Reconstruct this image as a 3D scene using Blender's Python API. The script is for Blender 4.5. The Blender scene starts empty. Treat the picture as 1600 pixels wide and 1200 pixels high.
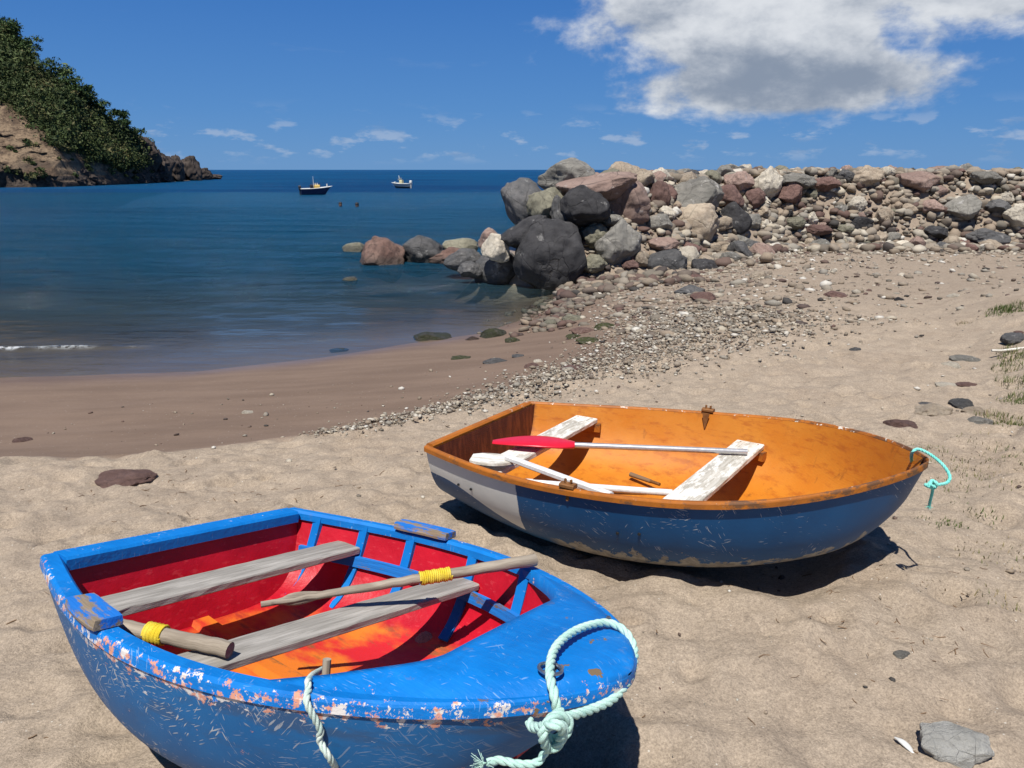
import bpy, math, random
import numpy as np
from math import radians, pi, sin, cos
random.seed(7); RNG = np.random.default_rng(7)
sc = bpy.context.scene; COL = sc.collection
# ------------------------------------------------------------------ camera, light, exposure
FPX = 1180.0; PITCH = math.atan(335 / FPX); CAMH = 1.65; SEA = -0.75
cam = bpy.data.cameras.new('camera'); co = bpy.data.objects.new('camera', cam); COL.objects.link(co)
co.location = (0, 0, CAMH); co.rotation_euler = (pi / 2 - PITCH, 0, 0)
cam.sensor_fit = 'HORIZONTAL'; cam.sensor_width = 36; cam.lens = 36 * FPX / 1600
cam.clip_start = 0.05; cam.clip_end = 60000; sc.camera = co
sc.render.engine = 'CYCLES'
sc.view_settings.view_transform = 'Standard'; sc.view_settings.look = 'None'
sc.view_settings.exposure = 0.35; sc.view_settings.gamma = 1.0
SUN = np.array([-0.13, -0.46, 1.0]); SUN /= np.linalg.norm(SUN)
SUN_EL = math.asin(SUN[2])
sl = bpy.data.lights.new('sun', 'SUN'); sl.energy = 5.0; sl.angle = radians(0.53); sl.color = (1.0, 0.965, 0.91)
so = bpy.data.objects.new('sun', sl); COL.objects.link(so); so.location = (0, 0, 60)
so.rotation_euler = (math.atan2(math.hypot(SUN[0], SUN[1]), SUN[2]), 0, math.atan2(SUN[1], SUN[0]) + pi / 2)

# ------------------------------------------------------------------ node helper
class NT:
    def __init__(s, nt): s.t = nt; s.n = nt.nodes; s.l = nt.links
    def new(s, typ, **kw):
        n = s.n.new(typ)
        for k, v in kw.items(): setattr(n, k, v)
        return n
    def put(s, sock, v):
        if v is None: return
        if isinstance(v, bpy.types.NodeSocket): s.l.new(v, sock)
        else:
            if isinstance(v, (tuple, list)) and len(v) == 3 and sock.type == 'RGBA': v = (*v, 1)
            sock.default_value = v
    def m(s, op, a, b=None, c=None, clamp=False):
        n = s.new('ShaderNodeMath', operation=op, use_clamp=clamp)
        s.put(n.inputs[0], a); s.put(n.inputs[1], b); s.put(n.inputs[2], c); return n.outputs[0]
    def mix(s, f, a, b, blend='MIX'):
        n = s.new('ShaderNodeMix', data_type='RGBA', blend_type=blend)
        s.put(n.inputs[0], f); s.put(n.inputs[6], a); s.put(n.inputs[7], b); return n.outputs[2]
    def noise(s, vec, scale, detail=4, rough=0.55, out=0, dist=0):
        n = s.new('ShaderNodeTexNoise'); s.put(n.inputs['Vector'], vec)
        n.inputs['Scale'].default_value = scale; n.inputs['Detail'].default_value = detail
        n.inputs['Roughness'].default_value = rough; n.inputs['Distortion'].default_value = dist; return n.outputs[out]
    def vor(s, vec, scale, feature='F1', out='Distance'):
        n = s.new('ShaderNodeTexVoronoi', feature=feature); s.put(n.inputs['Vector'], vec)
        n.inputs['Scale'].default_value = scale; return n.outputs[out]
    def map(s, vec, sc=(1, 1, 1), rot=(0, 0, 0), loc=(0, 0, 0)):
        if any(rot): r = s.new('ShaderNodeMapping'); s.put(r.inputs[0], vec); r.inputs['Rotation'].default_value = rot; vec = r.outputs[0]
        n = s.new('ShaderNodeMapping'); s.put(n.inputs[0], vec); n.inputs['Scale'].default_value = sc; n.inputs['Location'].default_value = loc; return n.outputs[0]
    def step(s, v, a, b):   # smooth 0..1 between a and b
        n = s.new('ShaderNodeMapRange', interpolation_type='SMOOTHSTEP'); s.put(n.inputs[0], v)
        n.inputs[1].default_value = a; n.inputs[2].default_value = b
        return n.outputs[0]
    def ramp(s, f, stops):
        n = s.new('ShaderNodeValToRGB'); s.put(n.inputs[0], f); e = n.color_ramp.elements
        while len(e) < len(stops): e.new(0.5)
        for i, (p, c) in enumerate(stops): e[i].position = p; e[i].color = (*c, 1)
        return n.outputs[0]
    def attr(s, name, out='Fac'): return s.new('ShaderNodeAttribute', attribute_name=name).outputs[out]
    def obj(s): return s.new('ShaderNodeTexCoord').outputs['Object']
    def pos(s): return s.new('ShaderNodeNewGeometry').outputs['Position']
    def rnd(s): return s.new('ShaderNodeObjectInfo').outputs['Random']
    def sep(s, v):
        n = s.new('ShaderNodeSeparateXYZ'); s.put(n.inputs[0], v); return n.outputs
    def comb(s, x, y, z):
        n = s.new('ShaderNodeCombineXYZ'); s.put(n.inputs[0], x); s.put(n.inputs[1], y); s.put(n.inputs[2], z); return n.outputs[0]
    def bump(s, h, strength=0.5, dist=0.01, nrm=None):
        n = s.new('ShaderNodeBump'); s.put(n.inputs['Height'], h); n.inputs['Strength'].default_value = strength
        n.inputs['Distance'].default_value = dist; s.put(n.inputs['Normal'], nrm); return n.outputs[0]

def material(name, build):
    m = bpy.data.materials.new(name); m.use_nodes = True; t = NT(m.node_tree)
    p = m.node_tree.nodes['Principled BSDF']
    build(t, lambda k, v: t.put(p.inputs[k], v), p)
    return m

# ------------------------------------------------------------------ world: sky with clouds
w = bpy.data.worlds.new('World'); sc.world = w; w.use_nodes = True
def build_world():
    t = NT(w.node_tree); bg = w.node_tree.nodes['Background']
    sky = t.new('ShaderNodeTexSky', sky_type='NISHITA', sun_disc=False)
    sky.sun_elevation = SUN_EL; sky.sun_rotation = pi; sky.altitude = 0
    sky.air_density = 1.0; sky.dust_density = 0.15; sky.ozone_density = 3.0
    d = t.new('ShaderNodeTexCoord').outputs['Generated']
    x, y, z = t.sep(d)
    hl = t.m('SQRT', t.m('ADD', t.m('MULTIPLY', x, x), t.m('MULTIPLY', y, y)))
    el = t.m('DIVIDE', z, t.m('MAXIMUM', hl, 0.05))           # tangent of elevation
    az = t.m('ARCTAN2', x, y)                                   # 0 = straight out to sea
    tint = t.mix(1.0, sky.outputs[0], (0.55, 0.78, 1.10), 'MULTIPLY')
    clear = t.ramp(t.m('MULTIPLY', t.m('MAXIMUM', el, 0.0), 0.5, clamp=True), [(0, (.125, .310, .640)), (.035, (.085, .262, .62)), (.11, (.040, .180, .55)), (.32, (.018, .075, .27))])
    clear = t.mix(1.0, clear, (10.5, 10.5, 10.5), 'MULTIPLY')
    base = t.mix(0.86, tint, clear)
    # large cumulus out over the breakwater, in azimuth / elevation
    q = t.comb(t.m('MULTIPLY', az, 1.0), t.m('MULTIPLY', el, 1.6), 0)
    def nn(dx, dy):
        a = t.noise(t.map(q, loc=(dx, dy, 0)), 6.5, 10, 0.58, dist=0.2); b_ = t.noise(t.map(q, loc=(3.1 + dx, 1.7 + dy, .4)), 15, 8, 0.6)
        return t.m('ADD', t.m('MULTIPLY', t.m('SUBTRACT', a, .5), 1.05), t.m('MULTIPLY', t.m('SUBTRACT', b_, .5), .40))
    na = nn(0, 0); nb = nn(-.012, .030)
    def blob(ca, ce, ra, re):
        a = t.m('DIVIDE', t.m('SUBTRACT', az, ca), ra); e = t.m('DIVIDE', t.m('SUBTRACT', el, ce), re)
        return t.m('SUBTRACT', 1.0, t.m('SQRT', t.m('ADD', t.m('MULTIPLY', a, a), t.m('MULTIPLY', e, e))))
    b = t.m('MAXIMUM', blob(.285, .170, .235, .085), blob(.64, .215, .48, .080))
    b = t.m('MAXIMUM', b, blob(.32, .102, .19, .052)); b = t.m('MAXIMUM', b, -0.6)
    den = t.m('ADD', t.m('MULTIPLY', b, 0.72), na)
    big = t.step(den, -.03, 0.20)
    dk = t.m('MAXIMUM', blob(.34, .098, .24, .045), blob(.62, .245, .25, .05))
    sh = t.m('ADD', t.m('MULTIPLY', t.m('SUBTRACT', nb, na), 1.9), t.m('ADD', t.m('MULTIPLY', t.m('SUBTRACT', t.noise(q, 4.0, 6, .6), .5), 1.1), t.m('MULTIPLY', t.m('MAXIMUM', dk, -.35), .48)))
    shade = t.step(sh, -0.50, 0.56)
    ccol = t.mix(shade, (8.6, 8.9, 9.3), (2.9, 3.5, 4.5))
    # small fair-weather clouds all round the horizon, thin wisps higher up
    r = t.comb(t.m('MULTIPLY', az, 15.0), t.m('MULTIPLY', el, 42.0), 0)
    n3 = t.noise(r, 1.0, 7, 0.58)
    band = t.m('MULTIPLY', t.step(el, 0.004, 0.025), t.m('SUBTRACT', 1.0, t.step(el, 0.035, 0.085)))
    small = t.m('MULTIPLY', t.step(n3, 0.53, 0.63), t.m('MULTIPLY', band, 0.38))
    wv = t.comb(t.m('MULTIPLY', az, 5.0), t.m('MULTIPLY', el, 26.0), 2.0)
    wisp = t.m('MULTIPLY', t.step(t.noise(wv, 1.0, 6, 0.6), 0.60, 0.80), t.m('MULTIPLY', t.step(el, 0.06, 0.12), 0.20))
    c = t.mix(wisp, base, (5.2, 6.0, 7.2))
    c = t.mix(small, c, t.mix(t.step(t.noise(t.map(r, loc=(0, -.5, 0)), 1.0, 5, .55), .5, .62), (6.6, 7.2, 8.2), (3.3, 4.2, 5.9)))
    c = t.mix(t.m('MULTIPLY', big, 0.96), c, ccol)
    t.put(bg.inputs[0], c); bg.inputs[1].default_value = 0.068
build_world()

# ------------------------------------------------------------------ geometry helpers
CP, SP = cos(PITCH), sin(PITCH)
def ray(x, y):
    u = (x - 800) / FPX; v = (y - 600) / FPX
    return np.array([u, CP - v * SP, -SP - v * CP])
def on_z(x, y, z):
    d = ray(x, y); return np.array([0, 0, CAMH]) + d * (z - CAMH) / d[2]
def at_depth(x, y, Y):
    d = ray(x, y); return np.array([0, 0, CAMH]) + d * Y / d[1]

def hsh(ix, iy, s): 
    v = np.sin(ix * 127.1 + iy * 311.7 + s * 74.7) * 43758.5453; return v - np.floor(v)
def vnoise(x, y, s=0):
    ix, iy = np.floor(x), np.floor(y); fx, fy = x - ix, y - iy
    fx = fx * fx * (3 - 2 * fx); fy = fy * fy * (3 - 2 * fy)
    a, b = hsh(ix, iy, s), hsh(ix + 1, iy, s); c, d = hsh(ix, iy + 1, s), hsh(ix + 1, iy + 1, s)
    return (a + (b - a) * fx) * (1 - fy) + (c + (d - c) * fx) * fy - 0.5
def fbm(x, y, o=4, s=0):
    r = 0; a = 1.0
    for i in range(o): r = r + a * vnoise(x * 2 ** i + 17.3 * i, y * 2 ** i - 9.1 * i, s + i); a *= .5
    return r
def sstep(v, a, b):
    t = np.clip((v - a) / (b - a), 0, 1); return t * t * (3 - 2 * t)

class G:
    """collects vertices, faces and per-vertex attributes of ONE mesh, in world space"""
    def __init__(s): s.v = []; s.f = []; s.n = 0; s.a = {}; s.sm = []
    def add(s, V, F, smooth=True, **at):
        V = np.asarray(V, float).reshape(-1, 3); k = len(V)
        for nm, val in at.items():
            val = np.asarray(val, float)
            if nm not in s.a: s.a[nm] = []
            s.a[nm].append((s.n, val if val.ndim else np.full(k, float(val))))
        s.v.append(V); s.f += [tuple(i + s.n for i in f) for f in F]; s.sm += [smooth] * len(F); s.n += k
    def grid(s, P, wrap=False, flip=False, smooth=True, **at):
        P = np.asarray(P, float); n, m = P.shape[:2]; F = []
        for i in range(n - 1):
            for j in range(m if wrap else m - 1):
                k = (j + 1) % m; q = (i * m + j, i * m + k, (i + 1) * m + k, (i + 1) * m + j)
                F.append(q[::-1] if flip else q)
        s.add(P.reshape(-1, 3), F, smooth, **{k: np.asarray(v).reshape((-1,) if np.asarray(v).ndim == 2 else (-1, 3)) for k, v in at.items()})
    def sweep(s, path, secfn, up=(0, 0, 1), caps=True, smooth=False, T=None):
        """section secfn(i, u) -> (k,2) points (side, up) swept along path; lc = (length, side, up)"""
        path = np.asarray(path, float); n = len(path); up = np.asarray(up, float)
        tan = np.gradient(path, axis=0); tan /= np.linalg.norm(tan, axis=1)[:, None] + 1e-12
        L = np.r_[0, np.cumsum(np.linalg.norm(np.diff(path, axis=0), axis=1))]
        P = []; lc = []; nrm = None
        for i in range(n):
            u0 = up if nrm is None else nrm
            sd = np.cross(tan[i], u0); sd /= np.linalg.norm(sd) + 1e-12; u1 = np.cross(sd, tan[i])
            if T == 'rmf': nrm = u1
            sec = np.asarray(secfn(i, i / max(n - 1, 1)))
            P.append(path[i] + sec[:, :1] * sd + sec[:, 1:] * u1)
            lc.append(np.c_[np.full(len(sec), L[i]), sec])
        P = np.array(P); lc = np.array(lc); s.grid(P, wrap=True, smooth=smooth, lc=lc)
        if caps:
            m = P.shape[1]
            s.add(P[0], [tuple(range(m))], False, lc=lc[0]); s.add(P[-1], [tuple(range(m))[::-1]], False, lc=lc[-1])
    def bar(s, a, b, w, h, up=(0, 0, 1), ch=0.004, seg=2, wob=0):
        a, b = np.asarray(a, float), np.asarray(b, float)
        x, y = w / 2, h / 2; c = min(ch, x * .9, y * .9)
        S = np.array([(-x, -y + c), (-x + c, -y), (x - c, -y), (x, -y + c), (x, y - c), (x - c, y), (-x + c, y), (-x, y - c)])
        rr = np.random.default_rng(int(abs(a.sum() * 1000)) % 9999)
        s.sweep([a + (b - a) * i / seg for i in range(seg + 1)], lambda i, u: S * (1 + wob * rr.normal(size=(8, 1))), up)
    def tube(s, path, r, seg=10, caps=True):
        c = np.array([(cos(a), sin(a)) for a in np.linspace(0, 2 * pi, seg, endpoint=False)])
        rf = r if callable(r) else (lambda u: r)
        p = np.asarray(path, float); t0 = p[1] - p[0]; up = (0, 0, 1) if abs(t0[2]) < .8 * np.linalg.norm(t0) else (0, 1, 0)
        s.sweep(path, lambda i, u: c * rf(u), up, caps, True, T='rmf')
    def mesh(s, name, base):
        V = np.concatenate(s.v) - base; me = bpy.data.meshes.new(name)
        me.from_pydata(V.tolist(), [], s.f); me.polygons.foreach_set('use_smooth', s.sm)
        for nm, ch in s.a.items():
            vec = nm in ('lc',); arr = np.zeros((s.n, 3) if vec else s.n)
            for st, val in ch: arr[st:st + len(val)] = val
            at = me.attributes.new(nm, 'FLOAT_VECTOR' if vec else 'FLOAT', 'POINT')
            at.data.foreach_set('vector' if vec else 'value', arr.ravel().astype(np.float32))
        me.update(); return me
    def bounds(s): V = np.concatenate(s.v); return V.min(0), V.max(0)

def tag(o, label=None, cat=None, group=None, kind=None):
    for k, v in (('label', label), ('category', cat), ('group', group), ('kind', kind)):
        if v: o[k] = v
    return o
def link(name, me, loc, mat, parent=None):
    o = bpy.data.objects.new(name, me); COL.objects.link(o); o.location = loc
    if mat and me is not None and not me.materials: me.materials.append(mat)
    if parent: o.parent = parent
    return o
def base_of(g):
    lo, hi = g.bounds(); return np.array([(lo[0] + hi[0]) / 2, (lo[1] + hi[1]) / 2, lo[2]])
def single(name, g, mat, label=None, cat=None, group=None, kind=None, base=None):
    b = base_of(g) if base is None else np.asarray(base, float)
    return tag(link(name, g.mesh(name, b), b, mat), label, cat, group, kind)
def thing(name, parts, label, cat, group=None):
    """parts: (name, G, material[, parent index]) in world space; an Empty at the base parents them"""
    lo = np.min([p[1].bounds()[0] for p in parts], 0); hi = np.max([p[1].bounds()[1] for p in parts], 0)
    b = np.array([(lo[0] + hi[0]) / 2, (lo[1] + hi[1]) / 2, lo[2]])
    e = tag(link(name, None, b, None), label, cat, group); obs = []
    for p in parts:
        if len(p) > 3: obs.append(link(p[0], p[1].mesh(p[0], b), (0, 0, 0), p[2], obs[p[3]]))
        else: obs.append(link(p[0], p[1].mesh(p[0], b), (0, 0, 0), p[2], e))
    return e
def smooth_path(pts, n=10):
    P = np.asarray(pts, float); P = np.vstack([2 * P[0] - P[1], P, 2 * P[-1] - P[-2]]); out = []
    for i in range(1, len(P) - 2):
        for k in range(n):
            t = k / n; a, b, c, d = P[i - 1:i + 3]
            out.append(.5 * (2 * b + (c - a) * t + (2 * a - 5 * b + 4 * c - d) * t * t + (3 * b - a - 3 * c + d) * t ** 3))
    return np.array(out + [P[-2]])

# ------------------------------------------------------------------ terrain
SHX = [-60, -12, -7.45, -6.14, -3.96, -2.54, -1.39, -.39, .55, 1.0, 1.5, 2.6, 8, 60]
SHY = [3, 7.9, 8.45, 8.73, 9.03, 9.69, 10.65, 11.32, 12.92, 15.2, 18, 25, 28, 30]
BEX = [-60, -8, -3.34, -2.93, -2.11, -1.37, -.51, .29, 1.3, 2.26, 3.5, 6, 60]
BEY = [-3, 3.4, 4.45, 4.45, 4.66, 5.09, 5.77, 6.52, 7.47, 8.73, 11, 17.0, 19]
AX = np.array([(2.0, 18.3), (4.2, 20.6), (7.0, 22.0), (12, 22.0), (18, 21.4), (60, 20)])
def axis_dist(x, y):
    best = np.full(np.shape(x), 1e9); along = np.zeros(np.shape(x)); acc = 0
    for (ax, ay), (bx, by) in zip(AX[:-1], AX[1:]):
        dx, dy = bx - ax, by - ay; L2 = dx * dx + dy * dy
        t = np.clip(((x - ax) * dx + (y - ay) * dy) / L2, 0, 1)
        d = np.hypot(x - ax - t * dx, y - ay - t * dy); m = d < best
        along = np.where(m, acc + t * math.sqrt(L2), along); best = np.where(m, d, best); acc += math.sqrt(L2)
    return best, along
def base_height(x, y):
    x = np.asarray(x, float); y = np.asarray(y, float)
    xs = x + 0.25 * vnoise(y * .5, x * .4, 5); ysh = np.interp(xs, SHX, SHY); yb = np.interp(xs, BEX, BEY) + .25 * fbm(x * .9, y * .9, 3, 8)
    f = np.clip((y - yb) / np.maximum(ysh - yb, .5), 0, None)
    z = np.where(y < yb, -.17 * np.clip((y - 2.2) / np.maximum(yb - 2.2, .3), 0, 1) ** 1.6, -.17 - .58 * np.minimum(f, 1) ** .8)
    s = np.maximum(y - ysh, 0)
    z = z - np.where(f > 1, np.minimum(s * .085, .8) + np.clip(s - 9, 0, 60) * .05, 0)
    # low bank with grass at the right
    z = z + .30 * sstep(x - .42 * y, 1.25, 2.6) * sstep(y, 1.5, 3.2) * (1 - sstep(y, 8, 13))
    z = z + .075 * np.exp(-((x - .95) ** 2 / .8 + (y - 2.68) ** 2 / .35)) + .02 * np.exp(-((x + .6) ** 2 / 1.2 + (y - 1.9) ** 2 / .5))   # sand mounds added against the hulls, seating them and shortening their cast shadows
    d, al = axis_dist(x, y)
    hw = np.interp(al, [0, 5, 12], [3.1, 2.6, 2.5]); cr = np.interp(al, [0, 3, 8], [1.35, 1.4, 1.5])
    m = cr - (cr + 1.1) * np.clip((d - .55) / (hw - .55), 0, 1.6) + .12 * fbm(x * 1.3, y * 1.3, 3, 2)
    return np.maximum(z, m), f, np.clip((m - z) * 3 + .5, 0, 1)
DIMP = RNG.uniform([-6, .8], [7, 9], (900, 2)); DR = RNG.uniform(.05, .13, 900); DA = RNG.uniform(.010, .045, 900)
def under_hull(x, y):
    r = 0
    for X, Y, th, L, hb in ((-1.1493, 2.4423, -.5849, 1.70, .44), (-.1552, 3.834, -.5331, 2.08, .50)):
        lx = (x - X) * cos(th) + (y - Y) * sin(th); ly = -(x - X) * sin(th) + (y - Y) * cos(th)
        r = np.maximum(r, sstep(lx, .02, .25) * (1 - sstep(lx, L - .45, L - .2)) * (1 - sstep(np.abs(ly), hb - .22, hb)))
    return r
def full_height(x, y):
    z, f, mound = base_height(x, y); uh = under_hull(x, y); z = z - .09 * uh
    dry = (1 - sstep(f, .0, .06)) * (1 - mound) * (1 - .8 * uh)
    z = z + dry * (.035 * fbm(x * 1.7, y * 2.1, 3, 21) + .040 * fbm(x * 4.5, y * 5.5, 3, 31) + .023 * fbm(x * 12, y * 14, 3, 41))
    z = z + (1 - dry) * (1 - mound) * sstep(f, 1.1, .9) * .006 * fbm(x * 1.5, y * 3, 3, 51)
    return z, f, mound, dry
def hgt(x, y): return float(full_height(np.array([x]), np.array([y]))[0][0])
def hit(px, py, far=60):
    d = ray(px, py); t = np.arange(1.2, far, .02); p = np.array([0, 0, CAMH]) + t[:, None] * d
    z = base_height(p[:, 0], p[:, 1])[0]; below = p[:, 2] < np.maximum(z, SEA)
    return p[np.argmax(below)] if below.any() else None
def graded(lo, hi, c0, c1, fine, grow):
    out = [c0]; st = fine
    while out[-1] < c1: out.append(out[-1] + fine)
    st = fine; r = [out[-1]]
    while r[-1] < hi: st *= grow; r.append(r[-1] + st)
    st = fine; l = [c0]
    while l[-1] > lo: st *= grow; l.append(l[-1] - st)
    return np.array(l[:0:-1] + out + r[1:])

def sand_mat(t, P, p):
    o = t.pos(); wet = t.attr('wet'); gr = t.attr('gravel'); dry = t.attr('dry')
    n1 = t.noise(o, 1.1, 5, .6); n2 = t.noise(o, 9, 5, .65); g1 = t.noise(o, 420, 2, .7); g2 = t.noise(o, 150, 3, .7)
    dryc = t.mix(t.step(n2, .3, .75), (.368, .297, .222), (.286, .230, .172))
    dryc = t.mix(t.m('MULTIPLY', t.step(n1, .45, .75), .5), dryc, (.26, .198, .142))
    wetc = t.mix(t.step(t.noise(t.map(o, (.6, 2.2, 1)), 1.3, 5, .6), .3, .7), (.132, .088, .060), (.168, .115, .080))
    wf = t.m('ADD', wet, t.m('MULTIPLY', t.m('SUBTRACT', n2, .5), t.m('MULTIPLY', t.m('MULTIPLY', wet, t.m('SUBTRACT', 1.0, wet)), 2.5)), clamp=True)
    c = t.mix(wf, dryc, wetc)
    gc = t.mix(t.vor(o, 16, out='Color'), (.16, .12, .09), (.33, .27, .21)); gc = t.mix(.6, gc, (.27, .215, .16))
    c = t.mix(t.m('MULTIPLY', gr, .7), c, gc)
    grain = t.m('ADD', -.42, t.m('ADD', t.m('MULTIPLY', g1, .5), t.m('ADD', t.m('MULTIPLY', g2, 1.4), t.m('MULTIPLY', t.noise(o, 65, 3, .7), .95))))
    c = t.mix(t.m('SUBTRACT', 1.0, t.m('MULTIPLY', wf, .55)), c, t.mix(1.0, c, t.comb(grain, grain, grain), 'MULTIPLY'))
    sp = t.vor(o, 55, out='Color'); fl = t.step(t.sep(sp)[0], .955, .965); vd = t.step(t.vor(o, 55), .22, .12)
    c = t.mix(t.m('MULTIPLY', t.m('MULTIPLY', fl, vd), .8), c, (.6, .56, .48))
    dk = t.m('MULTIPLY', t.step(t.noise(o, 38, 3, .6), .66, .72), t.step(n1, .48, .6))
    c = t.mix(t.m('MULTIPLY', dk, .6), c, (.07, .05, .038))
    P('Base Color', c); P('Roughness', t.m('SUBTRACT', .95, t.m('MULTIPLY', t.attr('shine'), .62)))
    P('Specular IOR Level', t.m('ADD', .12, t.m('MULTIPLY', wf, .3)))
    h = t.m('ADD', t.m('MULTIPLY', t.noise(o, 19, 6, .72), .6), t.m('ADD', t.m('MULTIPLY', g2, .22), t.m('MULTIPLY', g1, .1)))
    bs = t.new('ShaderNodeBump'); t.put(bs.inputs['Height'], h); bs.inputs['Distance'].default_value = .055
    t.put(bs.inputs['Strength'], t.m('SUBTRACT', .6, t.m('MULTIPLY', wf, .50))); P('Normal', bs.outputs[0])
M_SAND = material('beach_sand', sand_mat)

def build_ground():
    xs = graded(-70, 70, -3.0, 3.6, .021, 1.035); ys = graded(-8, 90, 1.0, 5.0, .017, 1.016)
    X, Y = np.meshgrid(xs, ys); z, f, mound, dry = full_height(X, Y)
    # trodden hollows in the dry sand
    for (cx, cy), r, a in zip(DIMP, DR, DA):
        i0, i1 = np.searchsorted(xs, [cx - 3 * r, cx + 3 * r]); j0, j1 = np.searchsorted(ys, [cy - 3 * r, cy + 3 * r])
        if i1 <= i0 or j1 <= j0: continue
        xx, yy = X[j0:j1, i0:i1], Y[j0:j1, i0:i1]; q = ((xx - cx) ** 2 * .8 + (yy - cy) ** 2 * 1.3) / (r * r)
        z[j0:j1, i0:i1] += dry[j0:j1, i0:i1] * a * (-np.exp(-q * 1.6) + .45 * np.exp(-(np.sqrt(q) - 1.25) ** 2 * 6))
    g = G(); n, m = X.shape
    idx = np.arange(n * m).reshape(n, m); F = np.stack([idx[:-1, :-1], idx[:-1, 1:], idx[1:, 1:], idx[1:, :-1]], -1).reshape(-1, 4)
    me = bpy.data.meshes.new('beach'); me.vertices.add(n * m); me.vertices.foreach_set('co', np.stack([X, Y, z], -1).astype(np.float32).ravel())
    me.loops.add(len(F) * 4); me.loops.foreach_set('vertex_index', F.ravel().astype(np.int32))
    me.polygons.add(len(F)); me.polygons.foreach_set('loop_start', np.arange(0, len(F) * 4, 4, dtype=np.int32))
    me.polygons.foreach_set('use_smooth', np.ones(len(F), bool)); me.update(calc_edges=True)
    gravel = sstep(X - np.interp(Y, [5, 7, 9, 12, 18], [-1.2, .8, 1.9, 2.6, 3]), -1.6, .2) * sstep(Y, 8.0, 12.0)
    gravel = np.maximum(gravel, mound) * (1 - sstep(Y, 40, 60))
    wet = np.clip(sstep(f, .0, .05) * (1 - gravel * .55), 0, 1); shine = sstep(f, .78, 1.0)
    for nm, a in (('wet', wet), ('dry', dry), ('gravel', gravel), ('shine', shine)):
        me.attributes.new(nm, 'FLOAT', 'POINT').data.foreach_set('value', a.astype(np.float32).ravel())
    o = link('beach', me, (0, 0, 0), M_SAND); tag(o, kind='structure')
build_ground()

# ------------------------------------------------------------------ sea
def water_mat(t, P, p):
    o = t.pos(); dep = t.attr('depth'); foam = t.attr('foam')
    d1 = t.step(dep, .0, 1.1); d2 = t.step(dep, .8, 3.2)
    big = t.noise(t.map(o, (.02, .05, 1)), 1.0, 4, .6)
    c = t.mix(d1, (.034, .066, .074), (.006, .068, .128)); c = t.mix(d2, c, t.mix(t.step(big, .35, .65), (.0008, .038, .120), (.003, .066, .160)))
    fm = t.m('MULTIPLY', foam, t.step(t.noise(o, 14, 5, .7), .38, .52))
    c = t.mix(fm, c, (.8, .82, .82))
    a = t.m('SUBTRACT', 1.0, t.m('POWER', 2.718, t.m('MULTIPLY', dep, -1.35))); a = t.m('MAXIMUM', a, fm, clamp=True)
    w1 = t.noise(t.map(o, (.55, 1.5, 1), (0, 0, .12)), 2.4, 6, .66); w2 = t.noise(t.map(o, (.12, .36, 1), (0, 0, -.1)), 1.0, 4, .55); w3 = t.noise(t.map(o, (.035, .12, 1)), 1.0, 3, .5)
    w4 = t.noise(t.map(o, (.30, .95, 1), (0, 0, .07)), 1.0, 4, .6)
    h = t.m('ADD', t.m('ADD', t.m('MULTIPLY', w1, .42), t.m('MULTIPLY', w4, 1.1)), t.m('ADD', t.m('MULTIPLY', w2, .9), t.m('MULTIPLY', w3, 1.8)))
    n = t.new('ShaderNodeBump'); t.put(n.inputs['Height'], h); n.inputs['Distance'].default_value = .9; t.put(n.inputs['Strength'], t.m('ADD', .07, t.m('MULTIPLY', t.step(dep, .0, .7), .92)))
    body = t.new('ShaderNodeBsdfDiffuse'); t.put(body.inputs[0], c); t.put(body.inputs['Normal'], n.outputs[0])
    tr = t.new('ShaderNodeBsdfTransparent'); tr.inputs[0].default_value = (.86, .93, .93, 1); m1 = t.new('ShaderNodeMixShader'); t.put(m1.inputs[0], a); t.l.new(tr.outputs[0], m1.inputs[1]); t.l.new(body.outputs[0], m1.inputs[2])
    gl = t.new('ShaderNodeBsdfGlossy'); t.put(gl.inputs['Roughness'], t.m('ADD', .04, t.m('MULTIPLY', t.step(dep, .6, 3.0), .16))); t.put(gl.inputs['Normal'], n.outputs[0])
    fr = t.new('ShaderNodeFresnel'); fr.inputs[0].default_value = 1.33; t.put(fr.inputs['Normal'], n.outputs[0]); ff = t.m('MULTIPLY', t.m('MINIMUM', fr.outputs[0], .8), t.m('SUBTRACT', 1.0, t.m('MAXIMUM', fm, t.m('MULTIPLY', t.step(dep, .8, 3.0), .5))))
    m2 = t.new('ShaderNodeMixShader'); t.put(m2.inputs[0], ff); t.l.new(m1.outputs[0], m2.inputs[1]); t.l.new(gl.outputs[0], m2.inputs[2])
    out = [q for q in t.n if q.type == 'OUTPUT_MATERIAL'][0]; t.l.new(m2.outputs[0], out.inputs[0]); t.n.remove(p)
M_WATER = material('sea_water', water_mat)
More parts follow.
